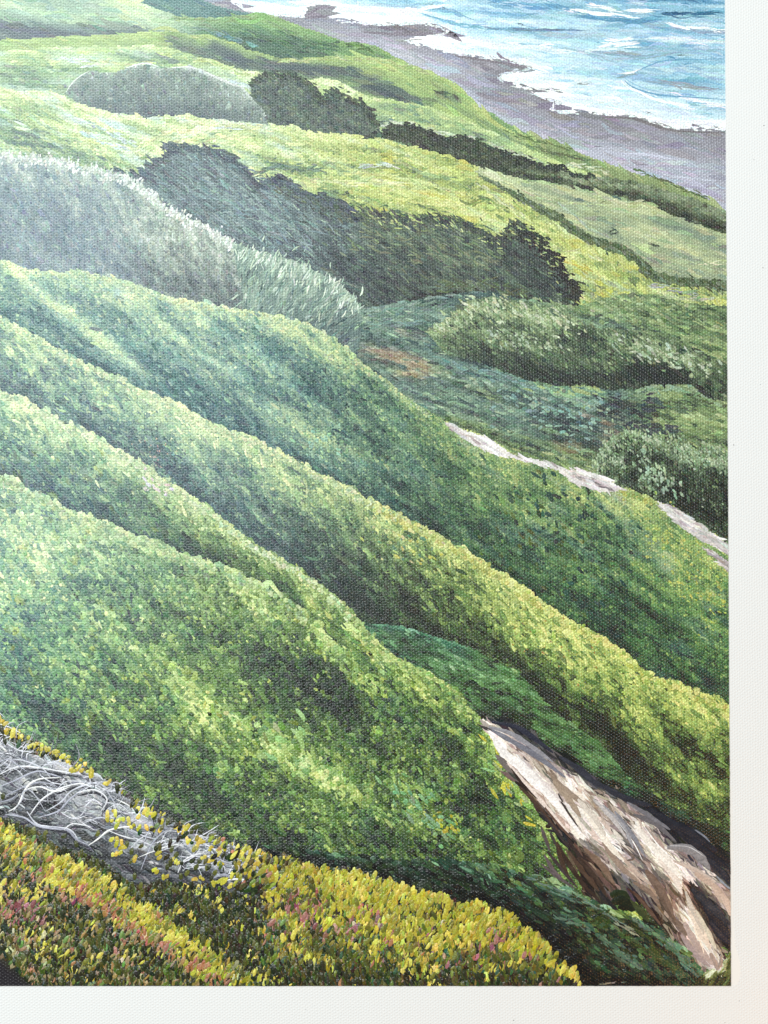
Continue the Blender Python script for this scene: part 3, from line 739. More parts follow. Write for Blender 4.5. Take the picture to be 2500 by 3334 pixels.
def surface(name, color=None, rough=.5, weave_mm=.1, fine_mm=.015, spec=.5, paint=False):
    m = bpy.data.materials.new(name)
    m.use_nodes = True
    nt = m.node_tree
    b = nt.nodes['Principled BSDF']
    b.inputs['Specular IOR Level'].default_value = spec
    geo = nt.nodes.new('ShaderNodeNewGeometry')
    n1 = nt.nodes.new('ShaderNodeTexNoise')
    n1.inputs['Scale'].default_value = 1700.0
    n1.inputs['Detail'].default_value = 3.0
    nt.links.new(geo.outputs['Position'], n1.inputs['Vector'])
    grp = nt.nodes.new('ShaderNodeGroup')
    grp.node_tree = WEAVE
    hv = math_node(nt, 'MULTIPLY', grp.outputs[0], weave_mm * 1e-3)
    if paint:
        at = nt.nodes.new('ShaderNodeAttribute')
        at.attribute_name = 'pigment'
        hv = math_node(nt, 'MULTIPLY', hv, math_node(nt, 'MULTIPLY', at.outputs['Alpha'], 1.25))
        mx = nt.nodes.new('ShaderNodeMix')
        mx.data_type = 'RGBA'
        mx.blend_type = 'MULTIPLY'
        mx.inputs['Factor'].default_value = 1.0
        nt.links.new(at.outputs['Color'], mx.inputs[6])
        cr = nt.nodes.new('ShaderNodeMapRange')
        cr.inputs['From Min'].default_value = .25
        cr.inputs['From Max'].default_value = .75
        cr.inputs['To Min'].default_value = .80
        cr.inputs['To Max'].default_value = 1.38
        nt.links.new(n1.outputs['Fac'], cr.inputs['Value'])
        nt.links.new(cr.outputs[0], mx.inputs[7])
        pit = nt.nodes.new('ShaderNodeMapRange')          # later paint on thread tops over dark underpainting; weave shade is painted in too
        pit.inputs['From Min'].default_value = .05
        pit.inputs['From Max'].default_value = .6
        pit.inputs['To Min'].default_value = .60
        pit.inputs['To Max'].default_value = 1.22
        nt.links.new(grp.outputs[0], pit.inputs['Value'])
        pm_ = nt.nodes.new('ShaderNodeMix')
        pm_.data_type = 'RGBA'
        pm_.blend_type = 'MULTIPLY'
        nt.links.new(math_node(nt, 'MULTIPLY', at.outputs['Alpha'], .8), pm_.inputs['Factor'])
        nt.links.new(mx.outputs[2], pm_.inputs[6])
        nt.links.new(pit.outputs[0], pm_.inputs[7])
        nt.links.new(pm_.outputs[2], b.inputs['Base Color'])
        rr = math_node(nt, 'MULTIPLY_ADD', n1.outputs['Fac'], .16, rough - .08)
        nt.links.new(rr, b.inputs['Roughness'])
    else:
        b.inputs['Base Color'].default_value = (*color, 1)
        b.inputs['Roughness'].default_value = rough
    hh = math_node(nt, 'MULTIPLY_ADD', n1.outputs['Fac'], fine_mm * 1e-3, hv)
    bp = nt.nodes.new('ShaderNodeBump')
    bp.inputs['Strength'].default_value = 1.0
    bp.inputs['Distance'].default_value = 1.0
    nt.links.new(hh, bp.inputs['Height'])
    nt.links.new(bp.outputs[0], b.inputs['Normal'])
    return m


M_PAINT = surface("acrylic_paint", rough=.34, weave_mm=.13, fine_mm=.02, spec=.70, paint=True)
M_CANVAS = surface("primed_canvas", (.80, .80, .79), .62, .055, .01, .4)
M_PRIMER = surface("smooth_primer", (.83, .82, .79), .5, .0, .004, .4)
M_SPECK = surface("dust", (.10, .09, .09), .8, .0, .0, .2)


def table_material():
    m = bpy.data.materials.new("oak_tabletop")
    m.use_nodes = True
    nt = m.node_tree
    b = nt.nodes['Principled BSDF']
    geo = nt.nodes.new('ShaderNodeNewGeometry')
    mp = nt.nodes.new('ShaderNodeMapping')
    mp.inputs['Scale'].default_value = (3, 40, 3)
    nt.links.new(geo.outputs['Position'], mp.inputs[0])
    n = nt.nodes.new('ShaderNodeTexNoise')
    n.inputs['Scale'].default_value = 2.0
    n.inputs['Detail'].default_value = 8
    nt.links.new(mp.outputs[0], n.inputs['Vector'])
    r = nt.nodes.new('ShaderNodeValToRGB')
    r.color_ramp.elements[0].color = (.22, .13, .07, 1)
    r.color_ramp.elements[1].color = (.42, .28, .17, 1)
    nt.links.new(n.outputs['Fac'], r.inputs[0])
    nt.links.new(r.outputs[0], b.inputs['Base Color'])
    b.inputs['Roughness'].default_value = .5
    return m


# ------------------------------------------------------------------ mesh helpers


def link(o, parent=None):
    scene.collection.objects.link(o)
    if parent is not None:
        o.parent = parent
    return o


def mesh_np(name, co, tris=None, quads=None, rgba=None, normals=None, mat=None, smooth=True):
    me = bpy.data.meshes.new(name)
    co = np.ascontiguousarray(co, np.float32)
    me.vertices.add(len(co))
    me.vertices.foreach_set('co', co.ravel())
    loops = []
    sizes = []
    if quads is not None and len(quads):
        loops.append(np.asarray(quads).ravel())
        sizes.append(np.full(len(quads), 4))
    if tris is not None and len(tris):
        loops.append(np.asarray(tris).ravel())
        sizes.append(np.full(len(tris), 3))
    loops = np.concatenate(loops).astype(np.int32)
    sizes = np.concatenate(sizes)
    starts = np.concatenate([[0], np.cumsum(sizes)[:-1]]).astype(np.int32)
    me.loops.add(len(loops))
    me.loops.foreach_set('vertex_index', loops)
    me.polygons.add(len(sizes))
    me.polygons.foreach_set('loop_start', starts)
    me.update(calc_edges=True)
    if smooth:
        me.polygons.foreach_set('use_smooth', np.ones(len(sizes), bool))
    if rgba is not None:
        a = me.color_attributes.new('pigment', 'BYTE_COLOR', 'POINT')
        a.data.foreach_set('color_srgb', np.ascontiguousarray(np.clip(rgba, 0, 1), np.float32).ravel())
    if mat:
        me.materials.append(mat)
    if normals is not None:
        me.normals_split_custom_set_from_vertices(normals.astype(np.float32))
    return me


def obj_of(name, me, parent=None, label=None, kind=None):
    o = bpy.data.objects.new(name, me)
    link(o, parent)
    if label:
        o['label'] = label
    if kind:
        o['kind'] = kind
    return o


# ------------------------------------------------------------------ strokes and dabs, batched


class Strokes:
    """collects dabs and bristle strokes of one painted passage as one relief mesh"""

    def __init__(self, z, weave):
        self.v, self.c, self.n, self.t = [], [], [], []
        self.k = 0
        self.z = z
        self.weave = weave

    def _push(self, u, v, z, rgb, nx, ny, tris):
        x, y = to_plane(u, v)
        self.v.append(np.stack([x, y, z], -1).reshape(-1, 3))
        a = np.full(rgb.shape[:-1] + (1,), self.weave)
        self.c.append(np.concatenate([rgb / 255., a], -1).reshape(-1, 4))
        self.n.append(np.stack([nx, -ny, np.ones_like(nx)], -1).reshape(-1, 3))
        self.t.append(tris)

    def blobs(self, u, v, ln, wd, ang, rgb, relief=.25, jag=.24, z0=0.0, dz=.08, ring=9):
        n = len(u)
        if not n:
            return
        th = np.linspace(0, 2 * np.pi, ring, endpoint=False)[None] + rng.normal(0, .12, (n, ring))
        rad = 1 + rng.uniform(-jag, jag, (n, ring))
        a = np.radians(ang)[:, None]
        px = np.cos(th) * rad * .5 * ln[:, None]
        py = np.sin(th) * rad * .5 * wd[:, None]
        U = u[:, None] + px * np.cos(a) - py * np.sin(a)
        V = v[:, None] + px * np.sin(a) + py * np.cos(a)
        U = np.concatenate([u[:, None] + rng.normal(0, .1, (n, 1)) * ln[:, None], U], 1)
        V = np.concatenate([v[:, None] + rng.normal(0, .1, (n, 1)) * wd[:, None], V], 1)
        z = np.broadcast_to((self.z + z0 + dz * (np.arange(n) + .5) / n)[:, None], U.shape).copy()
        z[:, 0] += .004
        cj = rng.normal(0, 5.5, (n, ring + 1, 1))
        C = rgb[:, None, :] + cj
        rx = np.concatenate([np.zeros((n, 1)), px * np.cos(a) - py * np.sin(a)], 1) / (.5 * ln[:, None])
        ry = np.concatenate([np.zeros((n, 1)), px * np.sin(a) + py * np.cos(a)], 1) / (.5 * ln[:, None])
        tx = rng.normal(0, .06, (n, 1))
        ty = rng.normal(0, .06, (n, 1))
        i = np.arange(ring)
        tri = np.stack([np.zeros(ring, int), 1 + (i + 1) % ring, 1 + i], -1)
        tris = (tri[None] + (np.arange(n) * (ring + 1))[:, None, None]).reshape(-1, 3) + self.k
        self.k += n * (ring + 1)
        self._push(U, V, z, C, rx * relief + tx, ry * relief + ty, tris)

    def bristle(self, u, v, ln, wd, ang, rgb, relief=.25, curve=.12, z0=0.0, dz=.08, seg=4):
        n = len(u)
        if not n:
            return
        s = np.linspace(-.5, .5, seg + 1)[None]
        a = np.radians(ang)[:, None]
        cv = rng.normal(0, curve, (n, 1))
        cx = s * ln[:, None]
        cy = cv * ln[:, None] * (s * s * 4 - .5) * .5
        prof = np.array([.35, .9, 1.0, .8, .12]) if seg == 4 else np.sin(np.linspace(.15, 3.0, seg + 1))
        flip = rng.random((n, 1)) < .5
        pf = np.where(flip, prof[None], prof[None, ::-1]) * (1 + rng.uniform(-.25, .25, (n, seg + 1)))
        hw = .5 * wd[:, None] * pf
        out_u, out_v, nx, ny = [], [], [], []
        for side in (-1, 1):
            lx = cx
            ly = cy + side * hw
            out_u.append(u[:, None] + lx * np.cos(a) - ly * np.sin(a))
            out_v.append(v[:, None] + lx * np.sin(a) + ly * np.cos(a))
            nx.append(np.broadcast_to(-side * np.sin(a) * relief, lx.shape))
            ny.append(np.broadcast_to(side * np.cos(a) * relief, lx.shape))
        U = np.concatenate(out_u, 1)
        V = np.concatenate(out_v, 1)
        m = 2 * (seg + 1)
        z = np.broadcast_to((self.z + z0 + dz * (np.arange(n) + .5) / n)[:, None], U.shape).copy()
        C = rgb[:, None, :] + rng.normal(0, 5, (n, m, 1))
        f = []
        for i in range(seg):
            A, B = i, i + 1
            Cc, D = seg + 1 + i, seg + 2 + i
            f += [[A, Cc, B], [B, Cc, D]]
        f = np.array(f)
        tris = (f[None] + (np.arange(n) * m)[:, None, None]).reshape(-1, 3) + self.k
        self.k += n * m
        self._push(U, V, z, C, np.concatenate(nx, 1), np.concatenate(ny, 1), tris)

    def path(self, pts, wd, rgb, relief=.4, z0=.1, taper=1.0):
        pts = np.asarray(pts, float)
        q = []
        n = len(pts)
        for i in range(n - 1):
            p0, p1, p2, p3 = pts[max(i - 1, 0)], pts[i], pts[i + 1], pts[min(i + 2, n - 1)]
            for t in np.linspace(0, 1, 5, endpoint=False):
                q.append(.5 * ((2 * p1) + (-p0 + p2) * t + (2 * p0 - 5 * p1 + 4 * p2 - p3) * t * t + (-p0 + 3 * p1 - 3 * p2 + p3) * t ** 3))
        q.append(pts[-1])
        q = np.array(q)
        m = len(q)
        tg = np.gradient(q, axis=0)
        tg /= np.linalg.norm(tg, axis=1)[:, None] + 1e-9
        nr = np.stack([-tg[:, 1], tg[:, 0]], -1)
        s = np.linspace(0, 1, m)
        hw = .5 * wd * (1 - taper + taper * np.sin(np.pi * np.clip(s * .9 + .07, 0, 1)) ** .7) * (1 + .22 * rng.uniform(-1, 1, m))
        U = np.stack([q[:, 0] - nr[:, 0] * hw, q[:, 0], q[:, 0] + nr[:, 0] * hw])
        V = np.stack([q[:, 1] - nr[:, 1] * hw, q[:, 1], q[:, 1] + nr[:, 1] * hw])
        z = np.full(U.shape, self.z + z0) + rng.uniform(0, .03)
        z[1] += .02
        C = np.asarray(rgb, float)[None, None] + rng.normal(0, 5, (3, m, 1))
        nx = np.stack([-nr[:, 0] * relief, nr[:, 0] * 0, nr[:, 0] * relief])
        ny = np.stack([-nr[:, 1] * relief, nr[:, 1] * 0, nr[:, 1] * relief])
        f = []
        for r_ in range(2):
            for i in range(m - 1):
                A, B = r_ * m + i, r_ * m + i + 1
                Cc, D = A + m, B + m
                f += [[A, Cc, B], [B, Cc, D]]
        tris = np.array(f) + self.k
        self.k += 3 * m
        self._push(U, V, z, C, nx, ny, tris)

    def build(self, parent, name="brush_strokes"):
        if not self.v:
            return None
        co = np.concatenate(self.v)
        co[:, 0] = np.clip(co[:, 0], XL, XR + 1.2 * vnoise(co[:, 1] / 14, co[:, 1] * 0 + .5, 61))
        co[:, 1] = np.clip(co[:, 1], YB + 1.0 * vnoise(co[:, 0] / 14, co[:, 0] * 0 + .5, 62), YT)
        nr = np.concatenate(self.n)
        nr /= np.linalg.norm(nr, axis=1)[:, None]
        me = mesh_np(name, co * MM10, tris=np.concatenate(self.t), rgba=np.concatenate(self.c), normals=nr, mat=M_PAINT)
        return obj_of(name, me, parent, kind='stuff')


# ------------------------------------------------------------------ the thing: a painting, lying on a table
root = bpy.data.objects.new("painting", None)
root.empty_display_size = .05
link(root)
root['label'] = "unframed acrylic painting of green coastal hills with white primed canvas margins"
root['category'] = "painting"

tb = bpy.data.meshes.new("tabletop")
zt = -0.0032
X0, X1, Y0, Y1 = -.62, .62, -.46, .46
vs = [(X0, Y0, zt - .03), (X1, Y0, zt - .03), (X1, Y1, zt - .03), (X0, Y1, zt - .03), (X0, Y0, zt), (X1, Y0, zt), (X1, Y1, zt), (X0, Y1, zt)]
FB = [(3, 2, 1, 0), (4, 5, 6, 7), (0, 1, 5, 4), (1, 2, 6, 5), (2, 3, 7, 6), (3, 0, 4, 7)]
tb.from_pydata(vs, [], FB)
tb.materials.append(table_material())
obj_of("tabletop", tb, kind='structure')

# canvas sheet with primed margins all round
cm = bpy.data.meshes.new("canvas")
mL, mR, mT, mB = XL - 330, XR + 330, YT + 330, YB - 330
vs = [(x * MM10, y * MM10, z) for z in (-.003, 0) for (x, y) in ((mL, mB), (mR, mB), (mR, mT), (mL, mT))]
cm.from_pydata(vs, [], FB)
cm.materials.append(M_CANVAS)
obj_of("canvas", cm, root, "white primed cotton canvas with visible weave")

# smooth patch of primer that bled under the tape beside the lower right corner
pp = P("""2374 2560 2383 2560 2384 2700 2386 2850 2387 3000 2390 3036 2393 3080 2401 3101 2408 3127 2411 3154 2410 3177 2404 3195 2399 3206 2374 3208""")
px, py = to_plane(pp[:, 0], pp[:, 1])
pv = [(a * MM10, b * MM10, 1.2e-5) for a, b in zip(px, py)]
pm = bpy.data.meshes.new("primer_patch")
pm.from_pydata(pv + [(a, b, 1e-6) for a, b, c in pv], [], [tuple(range(len(pv)))[::-1]] + [(i, (i + 1) % len(pv), len(pv) + (i + 1) % len(pv), len(pv) + i) for i in range(len(pv))])
pm.materials.append(M_PRIMER)
obj_of("primer_patch", pm, root, "smooth cream primer patch beside the lower corner of the paint")

# dust on the margin
dv, dt = [], []
for (u, v, s) in ((2487, 409, 2.2), (2484, 872, 2.0), (2454, 520, 1.4), (1672, 3322, 2.0), (1673, 3322, 1.5), (2389, 1449, 2.2), (2407, 3259, 1.6), (996, 3287, 1.3), (2475, 1252, 1.3), (2360, 3330, 1.5)):
    k = len(dv)
    for i in range(6):
        x, y = to_plane(u + s * math.cos(i * 1.047), v + s * .7 * math.sin(i * 1.047))
        dv.append((x * MM10, y * MM10, 1e-6))
    x, y = to_plane(u, v)
    dv.append((x * MM10, y * MM10, 1.6e-5))
    dt += [(k + 6, k + (i + 1) % 6, k + i) for i in range(6)]
dm = bpy.data.meshes.new("dust_specks")
dm.from_pydata(dv, [], dt)
dm.materials.append(M_SPECK)
obj_of("dust_specks", dm, root, "tiny dark dust specks on the white margin", kind='stuff')

# ------------------------------------------------------------------ paint films: one grid shared out among the passages
STEP = 5.0
gx = np.linspace(XL, XR, int(round((XR - XL) / STEP)) + 1)
gy = np.linspace(YB, YT, int(round((YT - YB) / STEP)) + 1)
GX, GY = np.meshgrid(gx, gy)
GU, GV = to_px(GX, GY)
CX, CY = .5 * (GX[:-1, :-1] + GX[1:, 1:]), .5 * (GY[:-1, :-1] + GY[1:, 1:])
CU, CV = to_px(CX, CY)
RID = np.zeros(CU.shape, int)
for i, k in enumerate(ORDER):
    RID[R[k]['mask'](CU, CV)] = i
nyv, nxv = GX.shape
VI = np.arange(nyv * nxv).reshape(nyv, nxv)
Q = np.stack([VI[:-1, :-1], VI[:-1, 1:], VI[1:, 1:], VI[1:, :-1]], -1)
GUf, GVf, GXf, GYf = GU.ravel(), GV.ravel(), GX.ravel(), GY.ravel()
ZL = 0.16                                   # 0.016 mm of paint per passage laid over another
PART = {}
STR = {}
for i, k in enumerate(ORDER):
    r = R[k]
    sel = RID == i
    q = Q[sel]
    if not len(q):
        continue
    used, inv = np.unique(q, return_inverse=True)
    u, v = GUf[used], GVf[used]
    L = r['Lf'](u, v) + rng.normal(0, r['bn'], len(u))
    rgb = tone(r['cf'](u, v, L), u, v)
    rgba = np.concatenate([rgb / 255., np.full((len(u), 1), r['weave'])], 1)
    z = .2 + ZL * i
    co = np.stack([GXf[used], GYf[used], np.full(len(u), z)], 1) * MM10
    me = mesh_np(r['name'], co, quads=inv.reshape(-1, 4), rgba=rgba, mat=M_PAINT)
    PART[k] = obj_of(r['name'], me, root, r['label'])
    st = STR[k] = Strokes(z + .01, r['weave'])
    cu, cv = CU[sel], CV[sel]
    areaN = len(cu) * STEP * STEP
    for pi, (dens, ln, wd, lj, kind) in enumerate(r['passes']):
        n = int(dens * areaN / 1000.)
        pick = rng.integers(0, len(cu), n)
        su = cu[pick] + rng.uniform(-3, 3, n)
        sv = cv[pick] + rng.uniform(-3, 3, n)
        if kind == 'b':
            o = np.argsort(sv + rng.normal(0, 40, n))
            su, sv = su[o], sv[o]
        Ls = r['Lf'](su, sv) + rng.normal(0, lj, n)
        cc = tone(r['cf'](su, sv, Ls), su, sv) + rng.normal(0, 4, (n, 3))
        sc = np.exp(rng.normal(0, .28, n))
        a = r['ang'](su, sv, n)
        if kind == 'b':
            st.blobs(su, sv, ln * sc, wd * sc * np.exp(rng.normal(0, .15, n)), a, cc, z0=.03 * pi, dz=.028, ring=6 if ln < 16 else 9)
        else:
            st.bristle(su, sv, ln * sc, wd * sc, a, cc, z0=.03 * pi, dz=.028)


# ------------------------------------------------------------------ accents laid in by hand
def acc(key, pts, wd, rgb, **kw):
    q = P(pts)
    c = np.asarray(rgb, float)
    if key not in ('cliff', 'x', 'brush'):
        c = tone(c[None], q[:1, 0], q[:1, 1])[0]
    if key == 'sea' and rgb in (DB, (120, 176, 206), BL):
        STR[key].path(q, wd * .62, mix(c[None], np.array([[150., 196, 220]]), np.array([.38]))[0], relief=.1)
    elif key in ('sea', 'meadowE', 'meadowG', 'hillB', 'hillC', 'fieldK', 'valleyT', 'x'):
        dash(key, q, wd, c)
    else:
        STR[key].path(q, wd, c, **kw)


def dash(key, q, wd, c):
    """a passage laid in with many short touches of the brush rather than one line"""
    seg = np.linalg.norm(np.diff(q, axis=0), axis=1)
    cum = np.concatenate([[0], np.cumsum(seg)])
    n = max(5, int(cum[-1] / (4 if key == 'beach' else 7)))
    t = np.clip(rng.uniform(0, cum[-1], n), .01, cum[-1] - .01)
    i = np.clip(np.searchsorted(cum, t) - 1, 0, len(seg) - 1)
    d = q[i + 1] - q[i]
    p = q[i] + d * ((t - cum[i]) / seg[i])[:, None] + rng.normal(0, wd * .45, (n, 2))
    a = np.degrees(np.arctan2(d[:, 1], d[:, 0])) + rng.normal(0, 4 if key == 'sea' else 9, n)
    f = rng.uniform(.90, 1.02, (n, 1)) if key in ('sea', 'beach') else rng.uniform(.80, 1.05, (n, 1)) * (.82 if key == 'x' else 1)
    if key == 'sea':
        wd = wd * .5
    STR[key].bristle(p[:, 0], p[:, 1], {'sea': 46, 'beach': 13}.get(key, 26) * np.exp(rng.normal(0, .35, n)), np.full(n, max(3.5, wd * .5)) * np.exp(rng.normal(0, .25, n)), a, c[None] * f + rng.normal(0, 5, (n, 3)), relief=.15, z0=.1, dz=.03)


BL, DB, WH, GR = (96, 158, 200), (56, 124, 172), (240, 247, 250), (150, 160, 172)
for pts, wd, c in (("2360 192 2280 193 2200 195 2150 200 2110 215 2085 226 2065 237", 6, DB), ("2034 262 2050 278 2080 292 2120 304 2160 311 2240 316 2300 320 2370 325", 9, DB), ("2036 256 2060 272 2100 288 2160 302", 7, (120, 176, 206)),
                   ("2030 270 2060 292 2110 312 2180 335 2240 345", 7, WH), ("2200 312 2260 325 2330 338 2370 345", 10, WH), ("2165 266 2210 276 2260 286 2330 290", 7, (138, 148, 164)), ("2110 265 2160 270 2200 268", 5, (126, 160, 190)), ("2160 42 2210 45 2260 48 2330 44", 8, (40, 110, 156)), ("2170 42 2200 43 2230 42", 5, (24, 84, 130)),
                   ("1600 8 1680 16 1770 28", 9, (84, 150, 196)), ("1780 12 1850 30 1920 52 2000 60 2080 68", 8, (78, 148, 196)), ("1890 55 1960 64 2060 72 2150 62", 7, (70, 142, 190)), ("1850 30 1880 38 1960 46 2060 56", 6, WH), ("1920 16 2010 32 2110 34", 7, WH),
                   ("1600 92 1690 98 1800 98 1890 100", 4, (100, 140, 178)), ("1690 96 1760 98 1830 97", 3, (92, 110, 136)), ("1740 112 1850 116 1960 114", 8, (150, 186, 206)), ("2180 78 2230 92 2290 92 2360 100", 8, WH), ("2100 80 2180 92 2270 100 2370 106", 6, (134, 168, 196)),
                   ("1980 130 2020 132 2050 126", 14, WH), ("1960 152 2000 148 2060 142", 10, WH), ("1900 172 1940 162 2000 158", 6, (206, 230, 240)), ("1600 148 1700 152 1800 162 1910 175", 8, (214, 234, 244)), ("1650 142 1720 148 1790 150", 9, (228, 241, 247)),
                   ("1930 170 2020 180 2110 187 2200 170", 6, (126, 168, 194)), ("1970 172 2030 172 2070 178", 7, (150, 160, 168)), ("2080 160 2150 154 2230 164 2330 166", 7, (124, 176, 206)), ("2130 120 2200 126 2290 136 2370 132", 7, (214, 232, 242)), ("2020 245 2060 240", 9, (126, 146, 152)), ("2050 236 2064 233", 6, WH),
                   ("1130 18 1200 32 1290 38 1370 30 1450 18", 9, WH), ("1060 45 1180 52 1280 70 1400 74", 12, (236, 245, 248)), ("1100 60 1250 74 1360 72", 8, WH), ("1390 50 1440 64 1500 80 1600 94 1700 100", 6, (104, 168, 202)), ("1400 30 1460 34 1510 50", 6, (100, 164, 200)), ("1340 128 1420 126 1490 126", 12, WH), ("1350 138 1440 150 1530 160", 10, (240, 246, 248)), ("1480 170 1570 182 1650 192", 8, (226, 238, 242)),
                   ("800 8 860 14 930 24 980 30", 8, WH), ("760 12 830 36 900 46 980 50", 9, WH), ("1620 252 1660 252 1700 246", 10, WH), ("1630 262 1670 260 1720 258", 7, WH), ("1700 278 1760 278 1830 272", 8, WH), ("1740 306 1800 326 1860 340", 7, WH), ("1800 352 1850 358 1900 352 1940 360", 17, (250, 252, 250)), ("1830 364 1900 364", 8, WH),
                   ("1950 368 2050 370 2100 378 2150 402 2210 412 2370 414", 11, WH), ("2110 384 2180 402 2300 400 2370 404", 10, (232, 240, 246)), ("1820 290 1760 292 1710 288", 4, (140, 130, 142)), ("1680 196 1740 216 1780 222", 8, (236, 243, 244)), ("1830 320 1950 330 2050 350 2160 380", 9, (206, 226, 238)), ("1860 160 1990 196 2060 192", 5, (150, 190, 212)), ("1250 8 1330 14 1430 6", 8, (132, 190, 214))):
    acc('sea', pts, wd, c, relief=.22)
for pts, wd, c in (("1933 476 1960 477", 2.2, (92, 86, 102)), ("2030 500 2110 504 2200 520", 8, (188, 190, 214)), ("2050 545 2160 540 2330 556", 9, (164, 158, 182)), ("1300 262 1420 300 1500 318", 8, (182, 180, 204)), ("2100 575 2220 610 2340 650", 9, (174, 178, 196)), ("2180 572 2330 590", 8, (176, 180, 200)), ("1180 104 1300 112 1440 108", 9, (120, 108, 122)), ("1000 50 1040 26 1090 24", 10, (122, 108, 126)), ("990 60 1080 50", 8, (118, 104, 122)), ("1480 182 1600 200 1720 222", 8, (122, 112, 122)), ("1960 382 2060 386 2120 405 2200 426 2360 432", 10, (116, 108, 112))):
    acc('beach', pts, wd, c, relief=.12)
for pts, wd, c in (("690 108 760 130 830 150", 12, (92, 138, 142)), ("560 60 700 66 840 52", 8, (132, 168, 96)), ("870 70 930 100 1000 124", 8, (120, 156, 92)), ("900 100 1000 140 1110 150", 7, (66, 100, 72)), ("840 120 960 150 1100 165", 7, (68, 104, 76)), ("1100 143 1180 150 1210 168", 10, (70, 104, 56)), ("1130 146 1170 146", 7, (92, 136, 60))):
    acc('hillB', pts, wd, c, relief=.15)
for pts, wd, c in (("1430 303 1470 312 1490 326", 12, (86, 100, 84)), ("915 200 1000 198 1130 190 1240 200", 9, (170, 190, 108)), ("1240 196 1330 215 1420 250", 7, (176, 196, 110)), ("1640 430 1750 460 1850 490", 8, (104, 124, 72)), ("1720 470 1800 500 1930 520", 7, (92, 108, 68)), ("2070 552 2180 598 2300 648", 8, (96, 116, 62))):
    acc('hillC', pts, wd, c, relief=.15)
for pts, wd, c in (("190 188 240 196 290 200", 8, (196, 216, 214)), ("278 216 310 218", 8, (206, 224, 214)), ("700 250 770 268 820 296 840 318", 9, (196, 222, 210)), ("1225 398 1232 420 1240 446", 10, (200, 216, 170)), ("1240 404 1290 402 1340 402", 9, (186, 208, 170)), ("1360 414 1420 430 1500 446 1560 452", 6, (196, 212, 172)), ("1600 472 1680 500 1760 528", 8, (192, 208, 166)), ("1790 538 1880 540 1980 558", 7, (202, 212, 170)), ("300 200 420 208 520 206", 8, (186, 206, 120)), ("520 176 600 190 700 204 800 236", 8, (184, 206, 112))):
    acc('meadowE', pts, wd, c, relief=.2)
for pts, wd, c in (("216 300 232 275 262 248 294 231", 4, (206, 210, 200)), ("412 222 440 213 466 207 490 209 520 220", 5, (216, 218, 218)), ("560 221 610 219 655 227", 5, (208, 208, 206)), ("655 228 700 250 750 272 800 290", 8, (196, 198, 192))):
    acc('mound', pts, wd, c, relief=.15)
for i0, i1, wd_, c_ in ((2, 8, 7, (226, 234, 238)), (12, 22, 6, (224, 232, 236)), (23, 32, 7, (236, 242, 244)), (32, 37, 5, (206, 216, 222)), (37, 43, 7, (240, 245, 246)), (43, 50, 6, (226, 234, 238)), (50, 58, 8, (246, 249, 250)), (57, 69, 8, (240, 244, 247))):
    dash('beach', SHORE[i0:i1] + np.array([0, -2]), wd_, np.array(c_, float))
# sweeping marks in the yellow meadow
for pts, wd, c in (("440 490 500 455 560 430 620 420", 12, (212, 222, 130)), ("520 500 580 470 680 448 800 446", 14, (216, 224, 124)), ("470 510 540 490 640 470", 8, (120, 148, 90)), ("230 380 330 420 440 470", 12, (186, 214, 200)), ("260 430 350 470 430 490", 9, (176, 208, 206)), ("40 395 70 410 90 425", 14, (190, 214, 178)), ("100 380 180 430 260 470", 10, (174, 206, 150)),
                   ("820 575 880 552 960 545 1040 548", 14, (106, 130, 104)), ("1020 588 1120 598 1230 590 1340 610", 12, (206, 216, 130)), ("1130 560 1250 570 1400 600 1500 640", 10, (196, 208, 110)), ("1180 540 1240 535 1300 548", 10, (192, 206, 190)), ("1560 600 1640 660 1700 700", 8, (186, 202, 140)), ("1600 640 1680 690 1740 740", 12, (206, 216, 120)), ("1830 845 1880 862 1930 884", 11, (190, 190, 60)), ("1880 880 1930 910 1990 950", 12, (196, 204, 70)), ("1990 960 2020 956 2064 975", 14, (190, 200, 80)), ("1850 820 1900 818 1960 850", 10, (206, 212, 130)),
                   ("1846 940 1880 960 1915 982", 7, (228, 218, 130)), ("1870 975 1874 1010", 10, (196, 166, 90)), ("1510 610 1560 640 1600 650", 8, (118, 140, 80)), ("1500 655 1540 662 1560 652", 14, (128, 140, 66)), ("650 405 760 412 880 418", 9, (208, 216, 130)), ("700 420 740 416 800 422", 7, (190, 206, 210))):
    acc('meadowG', pts, wd, c, relief=.25)
for pts, wd, c in (("1820 665 1860 695 1910 740 1990 780", 5, (160, 180, 150)), ("1640 600 1750 640 1850 660 1960 668", 9, (182, 194, 130)), ("1980 755 2000 748 2014 758 1994 762", 3, (62, 76, 58)), ("2120 798 2138 800", 4, (70, 78, 70)), ("2040 672 2090 664 2150 680", 16, (186, 198, 130)), ("2270 858 2300 860 2330 856", 5, (214, 214, 160)), ("2120 930 2200 945 2260 958", 10, (164, 170, 166)), ("2150 960 2230 976 2330 974", 10, (172, 184, 138))):
    acc('fieldK' if float(pts.split()[1]) < 920 else 'valleyT', pts, wd, c, relief=.2)


